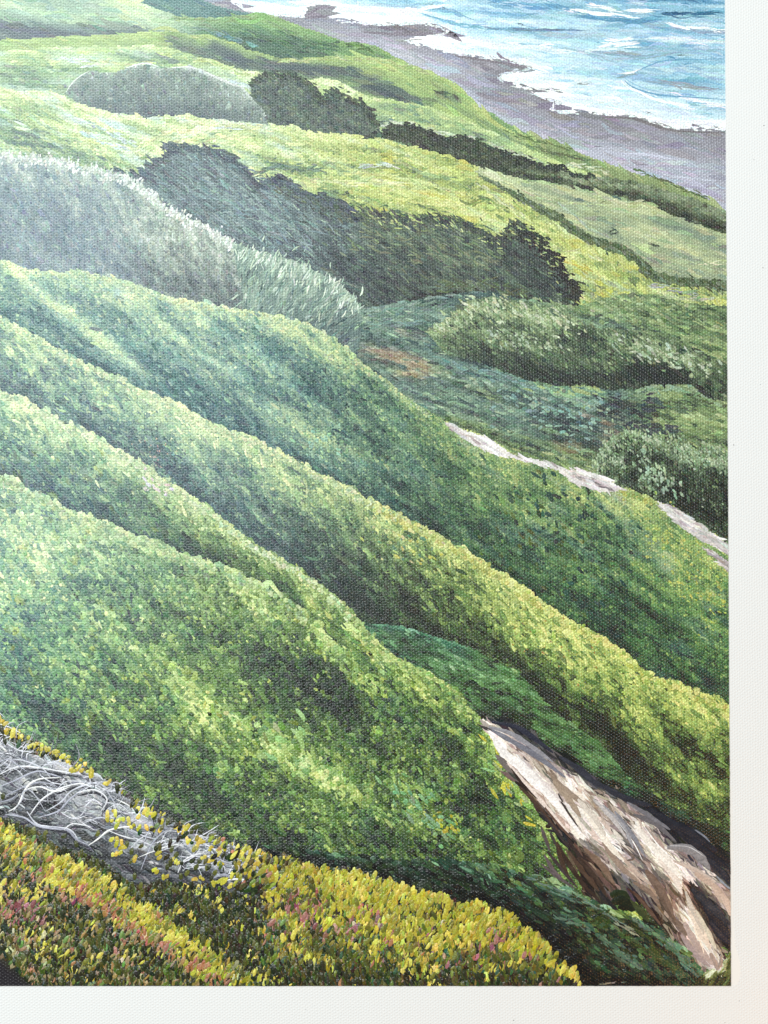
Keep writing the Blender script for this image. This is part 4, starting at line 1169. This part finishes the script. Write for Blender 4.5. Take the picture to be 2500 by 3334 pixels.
# ragged wind-blown tufts along tree tops
def tufts(key, poly, n, ln, wd, ang, cols, spread=9, kind='s', z0=.1):
    poly = np.asarray(poly, float)
    seg = np.linalg.norm(np.diff(poly, axis=0), axis=1)
    cum = np.concatenate([[0], np.cumsum(seg)])
    t = rng.uniform(0, cum[-1], n)
    u = np.interp(t, cum, poly[:, 0]) + rng.normal(0, spread, n)
    v = np.interp(t, cum, poly[:, 1]) + rng.normal(0, spread, n)
    c = np.asarray(cols, float)[rng.integers(0, len(cols), n)] + rng.normal(0, 6, (n, 3))
    l_ = ln * np.exp(rng.normal(0, .3, n))
    w_ = wd * np.exp(rng.normal(0, .25, n))
    a = ang + rng.normal(0, 18, n)
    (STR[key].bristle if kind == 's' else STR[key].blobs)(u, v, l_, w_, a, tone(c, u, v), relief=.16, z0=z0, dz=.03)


tufts('treesP', TREESP[:27], 420, 30, 7, 30, [(58, 66, 80), (72, 84, 98), (84, 100, 106), (66, 76, 84)], 8)
tufts('treesP', TREESP[24:47], 320, 26, 7, 28, [(52, 60, 62), (66, 78, 66), (84, 98, 74)], 8)
tufts('treesP', P("620 560 760 640 900 730 1050 800"), 160, 34, 5, 36, [(110, 136, 134), (98, 122, 126), (122, 146, 140)], 46)
tufts('treesP', P("1150 740 1300 770 1450 810 1600 850"), 200, 30, 5, 26, [(96, 110, 80), (108, 122, 84), (84, 96, 76), (118, 132, 96)], 44)
tufts('treesP', P("1400 930 1550 935 1700 945"), 70, 26, 5, 10, [(92, 108, 68), (80, 92, 62)], 14)
tufts('treesP', P("900 610 1040 660 1150 705 1290 720 1460 722 1590 775"), 260, 24, 5, 34, [(62, 70, 70), (74, 84, 74), (88, 100, 78)], 15)
tufts('treesP', TREESP[43:62], 420, 20, 7, 25, [(38, 36, 38), (48, 48, 46), (54, 60, 46)], 9)
tufts('treesP', P("1655 770 1700 742 1740 790 1790 840 1830 900 1870 950"), 160, 18, 6, 20, [(36, 34, 36), (46, 44, 44)], 14)
tufts('treesP', TREESP[26:50] + np.array([0, 8]), 150, 18, 4.5, 30, [(168, 184, 104), (142, 162, 92), (184, 196, 116)], 11)
tufts('trees1', TREES1[:27], 320, 16, 7, 25, [(56, 68, 62), (66, 80, 64), (48, 56, 56), (76, 92, 70)], 7)
tufts('row', ROW[:24], 300, 15, 6, 12, [(50, 58, 50), (64, 76, 56), (42, 46, 42)], 5)
tufts('hedge', HEDGE[2:], 170, 16, 6, 38, [(74, 92, 48), (92, 110, 58), (58, 74, 44), (104, 122, 100)], 9)
tufts('shrubN', np.stack([np.linspace(0, 760, 60), fN(np.linspace(0, 760, 60)) + 8], 1), 420, 12, 7, -70, [(196, 198, 186), (180, 180, 168), (212, 214, 210), (160, 168, 150)], 10, 'b')
tufts('shrubQ', QPOLY[:12] + np.array([0, 26]), 150, 24, 4, -68, [(176, 198, 170), (160, 184, 156), (206, 218, 198)], 20)
tufts('shrubQ', P("820 960 900 1000 1000 1010 1120 1000"), 90, 20, 3.4, -50, [(160, 182, 158), (136, 160, 140)], 44)
tufts('shrubU', P("1450 1050 1540 1010 1650 1010 1760 1025 1880 1060"), 170, 18, 5.5, 40, [(152, 170, 116), (176, 190, 146), (134, 156, 96)], 26)
tufts('shrubU', P("1580 1095 1680 1105 1800 1130"), 60, 15, 6, 40, [(154, 172, 138), (132, 154, 110)], 16)
tufts('shrubU', P("1990 1120 2080 1140 2200 1165 2300 1205"), 100, 18, 6.5, 34, [(144, 166, 124), (126, 150, 100), (168, 184, 152)], 22)
tufts('shrubW', WPOLY[:19] + np.array([0, 14]), 300, 13, 6, 66, [(128, 154, 108), (108, 136, 88), (150, 174, 132)], 18, 'b')
tufts('shrubW', P("2080 1500 2110 1540 2160 1570 2180 1590"), 70, 14, 7, 60, [(132, 162, 126), (152, 178, 142)], 20, 'b')
# crests of the leafy hillsides: bright leaf clumps breaking the edge
for key, f, u0, u1, n, ln, cl in (('s1', f1, 0, 1400, 420, 9, [(186, 206, 138), (168, 196, 138), (204, 216, 136), (150, 182, 134)]),
                                  ('s1', f1, 1990, 2160, 120, 11, [(184, 192, 84), (158, 178, 84), (140, 166, 80)]),
                                  ('s2', f2, 0, 1300, 620, 12, [(200, 216, 154), (180, 204, 140), (220, 224, 154), (152, 184, 132)]),
                                  ('s2', f2, 1200, 2372, 640, 16, [(206, 212, 116), (186, 194, 98), (218, 218, 126), (160, 174, 84)]),
                                  ('s3', f3, 0, 1150, 620, 13, [(200, 216, 154), (180, 204, 140), (218, 224, 162), (144, 178, 124)]),
                                  ('s3', f3, 1100, 1520, 200, 14, [(166, 188, 112), (142, 168, 94), (120, 150, 84)]),
                                  ('s4', f4, 0, 1000, 420, 15, [(166, 192, 124), (146, 178, 112), (186, 206, 134), (124, 160, 104)])):
    uu = np.linspace(u0, u1, 120)
    tufts(key, np.stack([uu, f(uu) + 3 + ln], 1), int(n * .55), ln, ln * .8, 42, np.asarray(cl, float) * .90, ln * .5, 'b')
# stray accents: yellow, rosy and teal touches through the leaves
for key, pts, n, ln, wd, cols, spr in (('s4', "620 1990 760 2060 900 2150 1060 2240", 20, 16, 8, [(132, 154, 70), (146, 166, 84)], 60), ('s4', "350 2150 480 2200 640 2330 840 2470", 24, 18, 10, [(120, 142, 60), (136, 158, 76)], 70), ('s4', "860 2380 960 2410 1050 2450", 24, 34, 18, [(104, 136, 60), (136, 166, 100)], 40),
                                       ('s4', "1300 2540 1360 2620 1440 2700", 40, 24, 10, [(116, 156, 110), (104, 146, 98)], 34), ('s4', "1430 2640 1490 2690", 14, 16, 9, [(160, 158, 50)], 20), ('s3', "1600 2420 1680 2580 1740 2650", 60, 30, 9, [(126, 160, 80), (140, 160, 110), (176, 170, 50)], 22),
                                       ('s2', "450 1440 530 1490 560 1530", 22, 8, 5, [(170, 146, 120), (168, 130, 116)], 26), ('s2', "1200 1700 1320 1780 1420 1830", 40, 14, 8, [(88, 132, 96), (176, 178, 76), (180, 176, 110)], 34), ('s2', "1690 2060 1800 2120 1900 2200", 24, 9, 5, [(160, 130, 66), (150, 124, 66)], 50),
                                       ('s3', "480 1570 540 1600", 14, 16, 9, [(206, 170, 170), (196, 180, 196)], 14), ('s1', "1000 1420 1100 1460", 30, 14, 8, [(126, 178, 148), (146, 182, 120)], 34), ('s1', "1750 1650 1900 1780 2000 1900", 80, 22, 11, [(40, 82, 66), (38, 66, 52)], 90), ('s1', "1650 1700 1800 1830 1850 1900", 40, 20, 9, [(84, 104, 36), (72, 92, 34)], 80), ('s1', "2100 1700 2250 1830 2340 2000", 150, 10, 6, [(172, 180, 78), (154, 170, 76)], 50)):
    tufts(key, P(pts), n, ln, wd, 44, cols, spr, 'b', z0=.12)

tufts('valleyT', P("1620 1290 1750 1330 1860 1380 1960 1330"), 90, 20, 8, 16, [(120, 158, 146), (104, 142, 128), (136, 168, 140)], 34, 'b', z0=.12)
tufts('valleyT', P("1960 1325 2040 1335 2130 1315"), 70, 30, 9, 6, [(58, 72, 74), (70, 86, 84), (50, 62, 64)], 16, z0=.12)
tufts('valleyT', P("2050 1385 2120 1400 2200 1412"), 50, 30, 9, 10, [(58, 70, 72), (72, 86, 82)], 12, z0=.12)
tufts('valleyT', P("1900 1000 2000 990 2150 1000 2330 1020"), 120, 22, 8, 16, [(132, 156, 96), (112, 138, 84), (152, 172, 116), (92, 116, 74)], 34, 'b', z0=.12)
tufts('valleyT', P("1720 1240 1830 1268 1950 1270"), 70, 26, 9, 12, [(128, 164, 122), (144, 170, 104), (110, 146, 108)], 12, 'b', z0=.12)
tufts('valleyT', P("2050 1265 2140 1260 2250 1262 2330 1310"), 60, 26, 8, 10, [(128, 160, 124), (116, 150, 100)], 8, z0=.12)
for pts, wd, c in (("1175 1003 1240 1006 1320 990 1400 970 1470 965", 13, (116, 146, 132)), ("1200 1030 1300 1030 1400 1010 1480 990", 12, (100, 130, 118)), ("1190 1060 1290 1055 1380 1050", 10, (112, 148, 140)), ("1400 1165 1520 1200 1640 1230 1740 1270", 12, (104, 142, 132)), ("1600 1200 1680 1236 1760 1262", 10, (112, 150, 134))):
    acc('valleyT', pts, wd, c, relief=.12)

# cliff: long loaded-brush streaks
for pts, wd, c in (("1606 2396 1630 2440 1690 2485 1740 2530 1790 2590", 24, (232, 226, 222)), ("1640 2452 1700 2510 1770 2570 1830 2640 1890 2712", 22, (240, 234, 230)), ("1660 2460 1730 2510 1790 2570 1840 2620", 12, (214, 204, 200)), ("1650 2480 1720 2560 1790 2640 1850 2710", 12, (222, 206, 196)), ("1600 2376 1680 2420 1760 2470 1840 2530", 18, (112, 112, 122)), ("1590 2366 1660 2386 1730 2430 1800 2480", 16, (138, 136, 142)),
                   ("1664 2500 1700 2550 1750 2600", 10, (46, 32, 26)), ("1690 2560 1740 2610 1780 2660 1820 2710", 14, (70, 52, 42)), ("1750 2590 1800 2660 1860 2730", 10, (96, 72, 60)), ("1760 2640 1800 2690 1850 2760", 12, (52, 44, 44)), ("1816 2582 1840 2630 1880 2690", 8, (58, 50, 48)), ("1780 2510 1830 2560 1900 2620 1960 2690", 16, (146, 128, 112)), ("1800 2540 1850 2600 1890 2660", 20, (160, 142, 124)),
                   ("1880 2600 1930 2660 1970 2720", 22, (206, 196, 184)), ("1900 2640 1940 2690 1980 2750 2030 2800", 22, (228, 218, 204)), ("1930 2600 1990 2660 2040 2730", 14, (182, 176, 174)), ("1960 2620 2030 2690 2060 2760", 14, (150, 148, 152)), ("2000 2640 2060 2720 2100 2790", 14, (128, 128, 136)), ("2070 2690 2110 2740 2160 2780 2200 2830", 24, (226, 218, 208)), ("2110 2740 2160 2800 2220 2860", 20, (236, 228, 218)), ("2140 2790 2190 2850 2220 2910", 18, (222, 208, 196)),
                   ("2010 2770 2060 2830 2120 2880", 14, (186, 166, 152)), ("1960 2740 2020 2820 2080 2870", 18, (150, 130, 116)), ("2020 2750 2060 2790 2040 2800", 10, (104, 90, 84)), ("2170 2758 2230 2760 2280 2790 2310 2830", 30, (132, 128, 130)), ("2180 2752 2240 2756 2290 2786", 5, (206, 204, 206)), ("2190 2800 2260 2830 2330 2870", 14, (190, 172, 160)), ("2260 2840 2330 2890 2370 2950", 24, (186, 162, 146)), ("2320 2890 2360 2930 2376 2980", 22, (200, 176, 160)),
                   ("2100 2830 2150 2900 2190 2980", 26, (112, 92, 80)), ("2130 2880 2170 2950 2200 3010", 20, (96, 78, 66)), ("2176 2984 2210 3010 2236 3044", 22, (120, 102, 90)), ("2230 2900 2260 2980 2290 3040", 18, (196, 184, 170)), ("2240 2960 2280 3030 2310 3090", 26, (222, 204, 186)), ("2262 2960 2300 3030 2330 3090", 18, (206, 196, 176)), ("2225 3000 2270 3080 2320 3140", 24, (176, 156, 148)), ("2215 3040 2260 3100 2310 3146", 18, (160, 142, 140)), ("2255 3010 2280 3070 2292 3110", 5, (240, 222, 200)), ("2310 3100 2325 3130 2336 3156", 16, (162, 142, 132)), ("2345 3110 2344 3135 2330 3158", 14, (150, 134, 124)),
                   ("1780 2770 1830 2830 1880 2890", 12, (58, 46, 48)), ("1812 2740 1850 2810 1900 2880 1950 2930", 16, (52, 38, 30)), ("1850 2770 1900 2840 1950 2900", 16, (74, 56, 44)), ("1880 2790 1940 2860 1975 2920", 16, (60, 46, 38)), ("1900 2760 1960 2820 2000 2880", 18, (118, 96, 80)), ("1760 2810 1810 2850 1870 2890", 10, (86, 76, 78)), ("2040 2890 2090 2930 2130 2990", 10, (64, 40, 32)), ("2060 2900 2110 2960 2150 3010", 12, (88, 66, 54)), ("2060 2870 2110 2900 2150 2950", 16, (128, 108, 94)),
                   ("1600 2350 1680 2366 1740 2404 1800 2450", 16, (40, 42, 56)), ("1820 2462 1880 2500 1940 2550 2010 2576", 20, (46, 48, 58)), ("1960 2560 2050 2604 2120 2622", 22, (40, 42, 52)), ("2110 2630 2180 2680 2250 2710 2330 2770", 30, (32, 34, 44)), ("2200 2700 2280 2760 2376 2830", 26, (28, 30, 40)), ("2300 2790 2350 2840 2376 2880", 20, (38, 40, 50)), ("2250 2890 2300 2940 2376 3010", 26, (44, 46, 54)), ("2290 2950 2340 3010 2376 3050", 28, (30, 32, 42)), ("2310 3000 2350 3050 2376 3070", 20, (36, 36, 46)), ("2260 2700 2290 2720 2310 2740", 6, (120, 124, 136)), ("2330 2850 2360 2880 2376 2892", 7, (140, 146, 156)),
                   ("2000 2660 2060 2740 2090 2800", 4, (240, 238, 236)), ("2096 2690 2150 2760 2200 2800", 4, (244, 240, 236)), ("1900 2630 1950 2700 2000 2770", 4, (242, 236, 228)), ("2060 2650 2130 2680 2200 2740", 16, (100, 96, 100)), ("2040 2610 2120 2660 2180 2700", 14, (112, 110, 116))):
    acc('cliff', pts, wd, c, relief=.3)
# brown earth showing through the green beside the cliff
for pts, wd, c in (("1760 2690 1775 2730 1790 2770", 12, (84, 74, 74)), ("1790 2710 1805 2740 1815 2760", 10, (62, 56, 54)), ("1810 2740 1826 2800 1850 2850", 14, (62, 46, 36)), ("1770 2780 1800 2830 1830 2860", 12, (98, 86, 88)), ("1775 2687 1792 2690", 14, (40, 28, 20)), ("1840 2760 1860 2800 1880 2840", 10, (90, 76, 60)), ("1816 2700 1830 2720", 8, (96, 84, 80))):
    acc('cliff', pts, wd, c, relief=.4)
for pts, wd, c in (("1985 2915 2015 2908 2050 2925", 30, (26, 40, 16)), ("1990 2935 2025 2930 2058 2948", 30, (18, 28, 12)), ("2010 2952 2040 2952 2066 2962", 24, (14, 22, 10)), ("2050 2930 2090 2970 2110 3000", 20, (54, 64, 34)), ("2090 2990 2120 3010 2150 3030", 14, (14, 16, 8))):
    acc('cliff', pts, wd, c, relief=.3, z0=.14)
# slope under the cliff
for pts, wd, c in (("1720 2856 1800 2890 1870 2920", 5, (118, 150, 134)), ("1760 2885 1830 2915 1900 2945", 5, (96, 130, 112)), ("1900 2930 1960 2965 2030 3008", 5, (130, 160, 144)), ("2000 3000 2040 3020 2070 3040", 9, (176, 182, 150)), ("2050 2985 2120 3030 2190 3080 2250 3150", 14, (112, 150, 122)), ("2100 3020 2180 3080 2270 3170", 16, (94, 134, 104)), ("1920 3030 2000 3080 2080 3140", 20, (86, 122, 98)), ("1960 3060 2030 3110 2080 3150", 14, (110, 146, 120)), ("2060 3060 2130 3110 2200 3160", 16, (70, 90, 44)), ("2060 3020 2110 3060 2160 3110", 12, (60, 76, 30)), ("1930 2990 1980 2980 1960 3000", 22, (54, 70, 26)), ("1680 2930 1760 2970 1860 3010", 18, (40, 66, 50)), ("1820 2990 1880 3010 1930 3040", 12, (104, 142, 118)), ("1940 3195 2040 3203 2130 3200", 14, (12, 12, 10)), ("1960 3200 2000 3196 2030 3199", 3, (150, 150, 130)), ("1600 2930 1680 2960 1720 2990", 22, (14, 20, 14))):
    acc('x', pts, wd, c, relief=.35)

# ------------------------------------------------------------------ dry grey stems
RNDS = random.Random(4)
STEM = [("0 2520 60 2495 130 2498 200 2510 270 2520", 6), ("40 2470 80 2475 140 2500 165 2530", 5), ("0 2560 50 2540 120 2510 170 2520 205 2530", 6), ("0 2600 60 2570 130 2545 190 2560", 6), ("30 2640 60 2620 90 2560 130 2535 200 2530", 7), ("45 2640 75 2600 80 2575 130 2560 210 2570", 6), ("100 2650 140 2600 200 2565 260 2550 300 2560", 7), ("150 2640 200 2610 240 2570 320 2545 370 2552", 6), ("125 2660 190 2640 230 2600 280 2560", 7),
        ("0 2610 40 2600 60 2580", 5), ("80 2570 130 2560 180 2575 230 2560", 6), ("220 2540 280 2545 330 2552 380 2560 396 2600", 5), ("250 2580 310 2570 350 2600 330 2640", 6), ("90 2640 120 2680 160 2690 230 2700 260 2740", 8), ("20 2650 80 2660 130 2690 220 2700", 7), ("160 2690 220 2700 250 2730 290 2750", 8), ("290 2750 320 2730 360 2700 420 2690 430 2700", 7), ("270 2680 330 2660 380 2680 440 2710", 6), ("260 2670 290 2690 310 2700", 3), ("430 2700 470 2720 510 2730", 5), ("460 2830 480 2780 500 2740 530 2710 550 2700", 5), ("490 2720 500 2690 495 2660 500 2640", 5),
        ("450 2790 500 2770 560 2750 600 2750", 4), ("470 2740 490 2700 520 2690", 5), ("580 2840 600 2800 640 2780 670 2775", 5), ("540 2760 580 2735 620 2735 660 2745", 4), ("600 2830 630 2800 650 2790", 4), ("690 2860 730 2845 770 2860 800 2860", 8), ("720 2865 780 2860 820 2870", 6), ("310 2540 340 2560 380 2620 400 2650", 4), ("350 2700 400 2720 440 2730", 5), ("130 2500 180 2480 230 2500", 4), ("0 2480 30 2470 60 2490 90 2510", 5), ("540 2680 580 2690 620 2720", 4), ("380 2600 420 2620 440 2640", 5), ("60 2550 110 2580 150 2640", 4), ("210 2700 240 2680 300 2690", 5)]
M_STEMCOL = [(222, 222, 226), (196, 198, 208), (168, 170, 184), (148, 150, 164), (232, 232, 230), (180, 182, 192)]


def tube_mesh(pts, wd, rgb, zc, weave=.1):
    s = Strokes(zc, weave)
    s.path(pts, wd, rgb, relief=.5, z0=0)
    co = np.concatenate(s.v)
    co[:, 0] = np.clip(co[:, 0], XL, XR)
    nr = np.concatenate(s.n)
    nr /= np.linalg.norm(nr, axis=1)[:, None]
    return mesh_np("dry_stem", co * MM10, tris=np.concatenate(s.t), rgba=np.concatenate(s.c), normals=nr, mat=M_PAINT)


zb = STR['brush'].z
for i, (pts, wd) in enumerate(STEM):
    if i % 3 == 0:                                       # its dark underside first
        STR['brush'].path(P(pts) + np.array([4, 9]), wd * 1.6, (48, 48, 56), relief=.2, z0=.10)
    obj_of("dry_stem", tube_mesh(P(pts), wd * .82, M_STEMCOL[i % 6], zb + .16 + .012 * i), PART['brush'])
for i in range(360):                                     # fine hair-thin stems, too thin to pick apart
    u0 = RNDS.uniform(-150, 820)
    v0 = fAA(np.array([u0]))[0] + RNDS.uniform(20, 200 - max(0, u0 - 200) * .16)
    a = math.radians(RNDS.choice((-30, -50, 20, 30, -65, 10)) + RNDS.uniform(-14, 14))
    l_ = RNDS.uniform(30, 90)
    b = RNDS.uniform(-24, 24)
    pts = [(u0, v0), (u0 + .5 * l_ * math.cos(a) - b * math.sin(a), v0 + .5 * l_ * math.sin(a) + b * math.cos(a)), (u0 + l_ * math.cos(a), v0 + l_ * math.sin(a))]
    g = RNDS.choice((50, 90, 150, 180, 205, 220))
    STR['brush'].path(pts, RNDS.uniform(1.8, 3.8), (g, g + 1, g + 9), relief=.3, z0=.12)

# ------------------------------------------------------------------ succulent leaves, dab by dab
Y1, Y2, Y3, OL, DK = (204, 194, 86), (178, 168, 56), (148, 144, 46), (108, 110, 40), (38, 42, 18)
RU, PK, TN, CR, GN, TE, MG = (164, 112, 78), (158, 108, 98), (146, 130, 86), (196, 194, 150), (108, 138, 76), (52, 82, 58), (128, 78, 80)
DO = (74, 78, 30)
PAL = np.array([Y1, Y2, Y3, OL, DK, RU, PK, TN, CR, GN, TE, MG, DO], float)
NP_ = len(PAL)


def zone_weights(u, v):
    """how often each colour was put down at a place on the bank"""
    n = len(u)
    W = np.zeros((n, NP_))
    d = v - fAA(u)
    H = np.maximum(3207 - fAA(u), 40)
    t = d / H
    right = sm(780, 900, u)
    # right mound
    top = np.exp(-(t / .26) ** 2)
    midp = np.exp(-((t - .40) / .15) ** 2)
    low = sm(.46, .66, t)
    bot = sm(.74, .93, t)
    pk = np.clip(.46 + .9 * N(u, v, 70, 34, 20, 341, 2), 0, 1)
    W += right[:, None] * (top[:, None] * np.array([3.4, 6, 6, 2, .5, 0, .15, 0, .1, .1, 0, 0, .8]) + (midp * pk)[:, None] * np.array([1.6, 2, 2, 1.6, .8, .5, 3.2, .2, .3, .2, .3, 1.6, 1])
                            + (midp * (1 - pk))[:, None] * np.array([2.4, 3, 3, 2, .8, .2, .3, 0, .2, .2, .4, 0, 1.2]) + (low * (1 - bot))[:, None] * np.array([1.5, 2, 2.4, 4, 2.6, .3, .6, .1, .15, .4, 1.6, .4, 4]) + bot[:, None] * np.array([.15, .4, .8, 2.4, 8, .1, .2, .1, .05, .1, .5, .1, 6]) + .02)
    # left bank: ridge of yellow and rust, dark hollow above it, brown and cream below
    e = v - fBR(u)
    lf = 1 - right
    band = np.exp(-((e - 6) / 46.) ** 2)
    rust = np.exp(-((e - 55) / 34.) ** 2) * sm(60, 350, u) + .5 * np.exp(-((e - 10) / 40.) ** 2) * sm(250, 60, u)
    above = 1.6 * sm(-30, -62, e)
    below = sm(70, 120, e)
    W += lf[:, None] * (band[:, None] * np.array([3.2, 4.2, 3.6, 2, .7, .9, .1, 1.6, .5, 1.8, 0, 0, 1.2]) + rust[:, None] * np.array([.7, 1.0, 1, 1.2, 1.2, 4.2, .9, 1.2, .1, .8, 0, .3, 1])
                         + above[:, None] * np.array([.2, .5, .8, 1.6, 8, .1, 0, .1, .05, .2, .2, 0, 5]) + below[:, None] * np.array([.5, .7, 1.0, 3.0, 5.6, .6, .1, 2.6, .2, .8, .3, .1, 5]))
    W += (lf * np.exp(-((u - 60) / 110.) ** 2 - ((v - 2945) / 60.) ** 2))[:, None] * np.array([1, 1, .5, 1, .5, 1, 6, 2, .6, .5, 0, 4, 1])
    W += (lf * np.exp(-((u - 60) / 120.) ** 2 - ((v - 3060) / 50.) ** 2))[:, None] * np.array([1, 1, .6, 2, 2, 0, .3, 2.5, 5, 1, 0, 0, 1])
    dk = sm(-20, -90, e) * lf
    W *= 1.0
    # crest above the dry stems
    cr = np.exp(-(d / 26.) ** 2) * lf * sm(-50, 40, u)
    W += cr[:, None] * np.array([8, 8, 3, 1, .6, 1.2, .2, 0, .3, 0, 0, 0, .8])
    cr2 = np.exp(-((d - 60) / 70.) ** 2) * lf * sm(420, 620, u)
    W += cr2[:, None] * np.array([4, 4, 3, 1.6, 1.0, .5, .2, 0, .3, 0, 0, 0, 1.2])
    return W


def choose(W, u, v):
    cl = N(u, v, 62, 40, 24, 351, 2)
    c = np.cumsum(W, 1)
    r = np.clip(.5 + .5 * (.75 * cl + rng.uniform(-1, 1, len(W)) * .75), 0, .9999) * c[:, -1]
    return (r[:, None] > c).sum(1).clip(0, NP_ - 1)


fg = STR['succulents']
sel = (RID == ORDER.index('succulents'))
cu, cv = CU[sel], CV[sel]
vio = (cu + 1.1 * (3207 - cv) < 120)
cu, cv = cu[~vio], cv[~vio]


def leaves(n, ln, wd, z0, jitter=9, dark_first=False, weights=None):
    p = rng.integers(0, len(cu), n)
    u = cu[p] + rng.uniform(-3, 3, n)
    v = cv[p] + rng.uniform(-3, 3, n)
    o = np.argsort(v + rng.normal(0, 30, n))
    u, v = u[o], v[o]
    k = choose(zone_weights(u, v) ** 1.6, u, v)
    if dark_first:
        k = np.where(rng.random(n) < .42, 4, np.where(rng.random(n) < .5, 12, k))
    sc = np.exp(rng.normal(0, .22, n))
    a = np.where(u < 800, -62, -72) + rng.normal(0, 17, n)
    a = np.where((k == 4) | (k == 12), a + 150, a)
    c = PAL[k] + rng.normal(0, jitter, (n, 3)) + rng.normal(0, 8, (n, 1))
    return u, v, ln * sc, wd * sc, a, c


u, v, l_, w_, a, c = leaves(7000, 27, 12, 0, dark_first=True)
fg.blobs(u, v, l_, w_, a, c, relief=.3, jag=.14, z0=.0, dz=.05)
u, v, l_, w_, a, c = leaves(6500, 25, 11, .06)
fg.blobs(u, v, l_, w_, a, c, relief=.42, jag=.16, z0=.06, dz=.06)
u, v, l_, w_, a, c = leaves(3000, 22, 6, .13)
fg.bristle(u, v, l_, w_, a, c, relief=.4, z0=.13, dz=.04)

# yellow touches along the crest and over the dry stems
zs = STR['brush']
yp = P("""5 2345 18 2368 62 2398 95 2412 108 2424 135 2430 158 2440 130 2420 190 2445 200 2462 185 2450 225 2470 270 2480 240 2502 262 2508 285 2508 350 2540 345 2655 365 2668 385 2672
400 2660 420 2672 430 2685 450 2660 370 2640 372 2730 385 2745 378 2775 400 2770 395 2755 505 2838 440 2795 525 2785 560 2800 640 2770 668 2790 690 2800 720 2812 500 2690 520 2700 470 2680 485 2645 540 2668 575 2690 600 2700 650 2740 680 2760 700 2775 590 2710 610 2725 640 2750 630 2860 660 2862 700 2870 720 2862 745 2875 545 2850 580 2805""")
n = len(yp)
for rep in range(2):
    zs.blobs(yp[:, 0] + rng.normal(0, 6, n), yp[:, 1] + rng.normal(0, 6, n), np.full(n, 20.) * np.exp(rng.normal(0, .3, n)), np.full(n, 13.), rng.normal(-60, 30, n), np.array([Y1, Y2, (200, 188, 74), (176, 168, 60)], float)[rng.integers(0, 4, n)] + rng.normal(0, 8, (n, 3)), relief=.35, jag=.2, z0=.85 + .05 * rep, dz=.04)
dp = P("320 2712 415 2745 430 2800 430 2770 510 2760 560 2762 545 2820 590 2850 640 2820 675 2822 700 2840 650 2800 440 2850 460 2880 12 2590 60 2680 110 2700 150 2710 210 2720 250 2745 610 2840 575 2780 240 2500 640 2690 690 2720 760 2790")
n = len(dp)
zs.blobs(dp[:, 0], dp[:, 1], np.full(n, 24.), np.full(n, 14.), rng.normal(-70, 20, n), np.array([(58, 64, 26), (74, 80, 30), (96, 100, 40)], float)[rng.integers(0, 3, n)], relief=.3, jag=.15, z0=.80, dz=.04)

m_ = 900
u = rng.uniform(430, 940, m_)
v = fAA(u) + rng.uniform(-4, 140, m_)
ok = inside(BRUSH, u, v) & (rng.random(m_) < .05 + .75 * sm(650, 880, u) + .3 * sm(45, 0, v - fAA(u)))
u, v = u[ok], v[ok]
k = choose(zone_weights(u, v), u, v)
zs.blobs(u, v, 26 * np.exp(rng.normal(0, .22, len(u))), np.full(len(u), 13.), -66 + rng.normal(0, 18, len(u)), PAL[k] + rng.normal(0, 9, (len(u), 3)), relief=.35, jag=.16, z0=.95, dz=.05)

# the largest leaf dabs stand proud of the rest and are pieces of their own
LEAFN = 300
variants = {}


def leaf_mesh(pal_i, shape):
    key = (pal_i, shape)
    if key in variants:
        return variants[key]
    r_ = np.random.default_rng(100 + shape * 31 + pal_i)
    ring = 12
    th = np.linspace(0, 2 * np.pi, ring, endpoint=False)
    rad = 1 + r_.uniform(-.13, .13, ring)
    x = np.cos(th) * .5 * rad * (1 + .12 * np.cos(th))
    y = np.sin(th) * .5 * rad
    inner = .58
    co = [(0, 0, .10)] + [(a_ * inner, b_ * inner, .085) for a_, b_ in zip(x, y)] + [(a_, b_, 0.0) for a_, b_ in zip(x, y)]
    tri = [(0, 1 + i, 1 + (i + 1) % ring) for i in range(ring)]
    for i in range(ring):
        j = (i + 1) % ring
        tri += [(1 + i, 1 + ring + i, 1 + ring + j), (1 + i, 1 + ring + j, 1 + j)]
    base = PAL[pal_i]
    cc = base[None] + r_.normal(0, 9, (len(co), 1)) + r_.normal(0, 4, (len(co), 3))
    cc[0] += 8
    rgba = np.concatenate([np.clip(cc, 0, 255) / 255., np.full((len(co), 1), .22)], 1)
    me = mesh_np("paint_dab", np.array(co), tris=np.array(tri), rgba=rgba, mat=M_PAINT)
    variants[key] = me
    return me


p = rng.integers(0, len(cu), 6000)
u, v = cu[p], cv[p]
okm = ~inside(BRUSH, u, v) & (v < 3175) & (u > 6) & (v - fAA(u) > 6) & (u < 1850)
u, v = u[okm], v[okm]
keep = []
for i in range(len(u)):
    if all((u[i] - u[j]) ** 2 + (v[i] - v[j]) ** 2 > 34 ** 2 for j in keep):
        keep.append(i)
    if len(keep) >= LEAFN:
        break
u, v = u[keep], v[keep]
kk = choose(zone_weights(u, v) ** 1.6, u, v)
X_, Y_ = to_plane(u, v)
for i in range(len(u)):
    o = obj_of("paint_dab", leaf_mesh(int(kk[i]), int(rng.integers(0, 4))), PART['succulents'])
    ang = (-64 if u[i] < 800 else -74) + rng.normal(0, 16) + (150 if kk[i] in (4, 12) else 0)
    s = math.exp(rng.normal(0, .16))
    o.location = (X_[i] * MM10, Y_[i] * MM10, (fg.z + .19 + .0006 * i) * MM10)
    o.rotation_euler = (0, 0, -math.radians(ang))
    o.scale = (28 * s * MM10, 13 * s * MM10, 16 * MM10)

for k in ORDER:
    if k in STR:
        STR[k].build(PART[k])
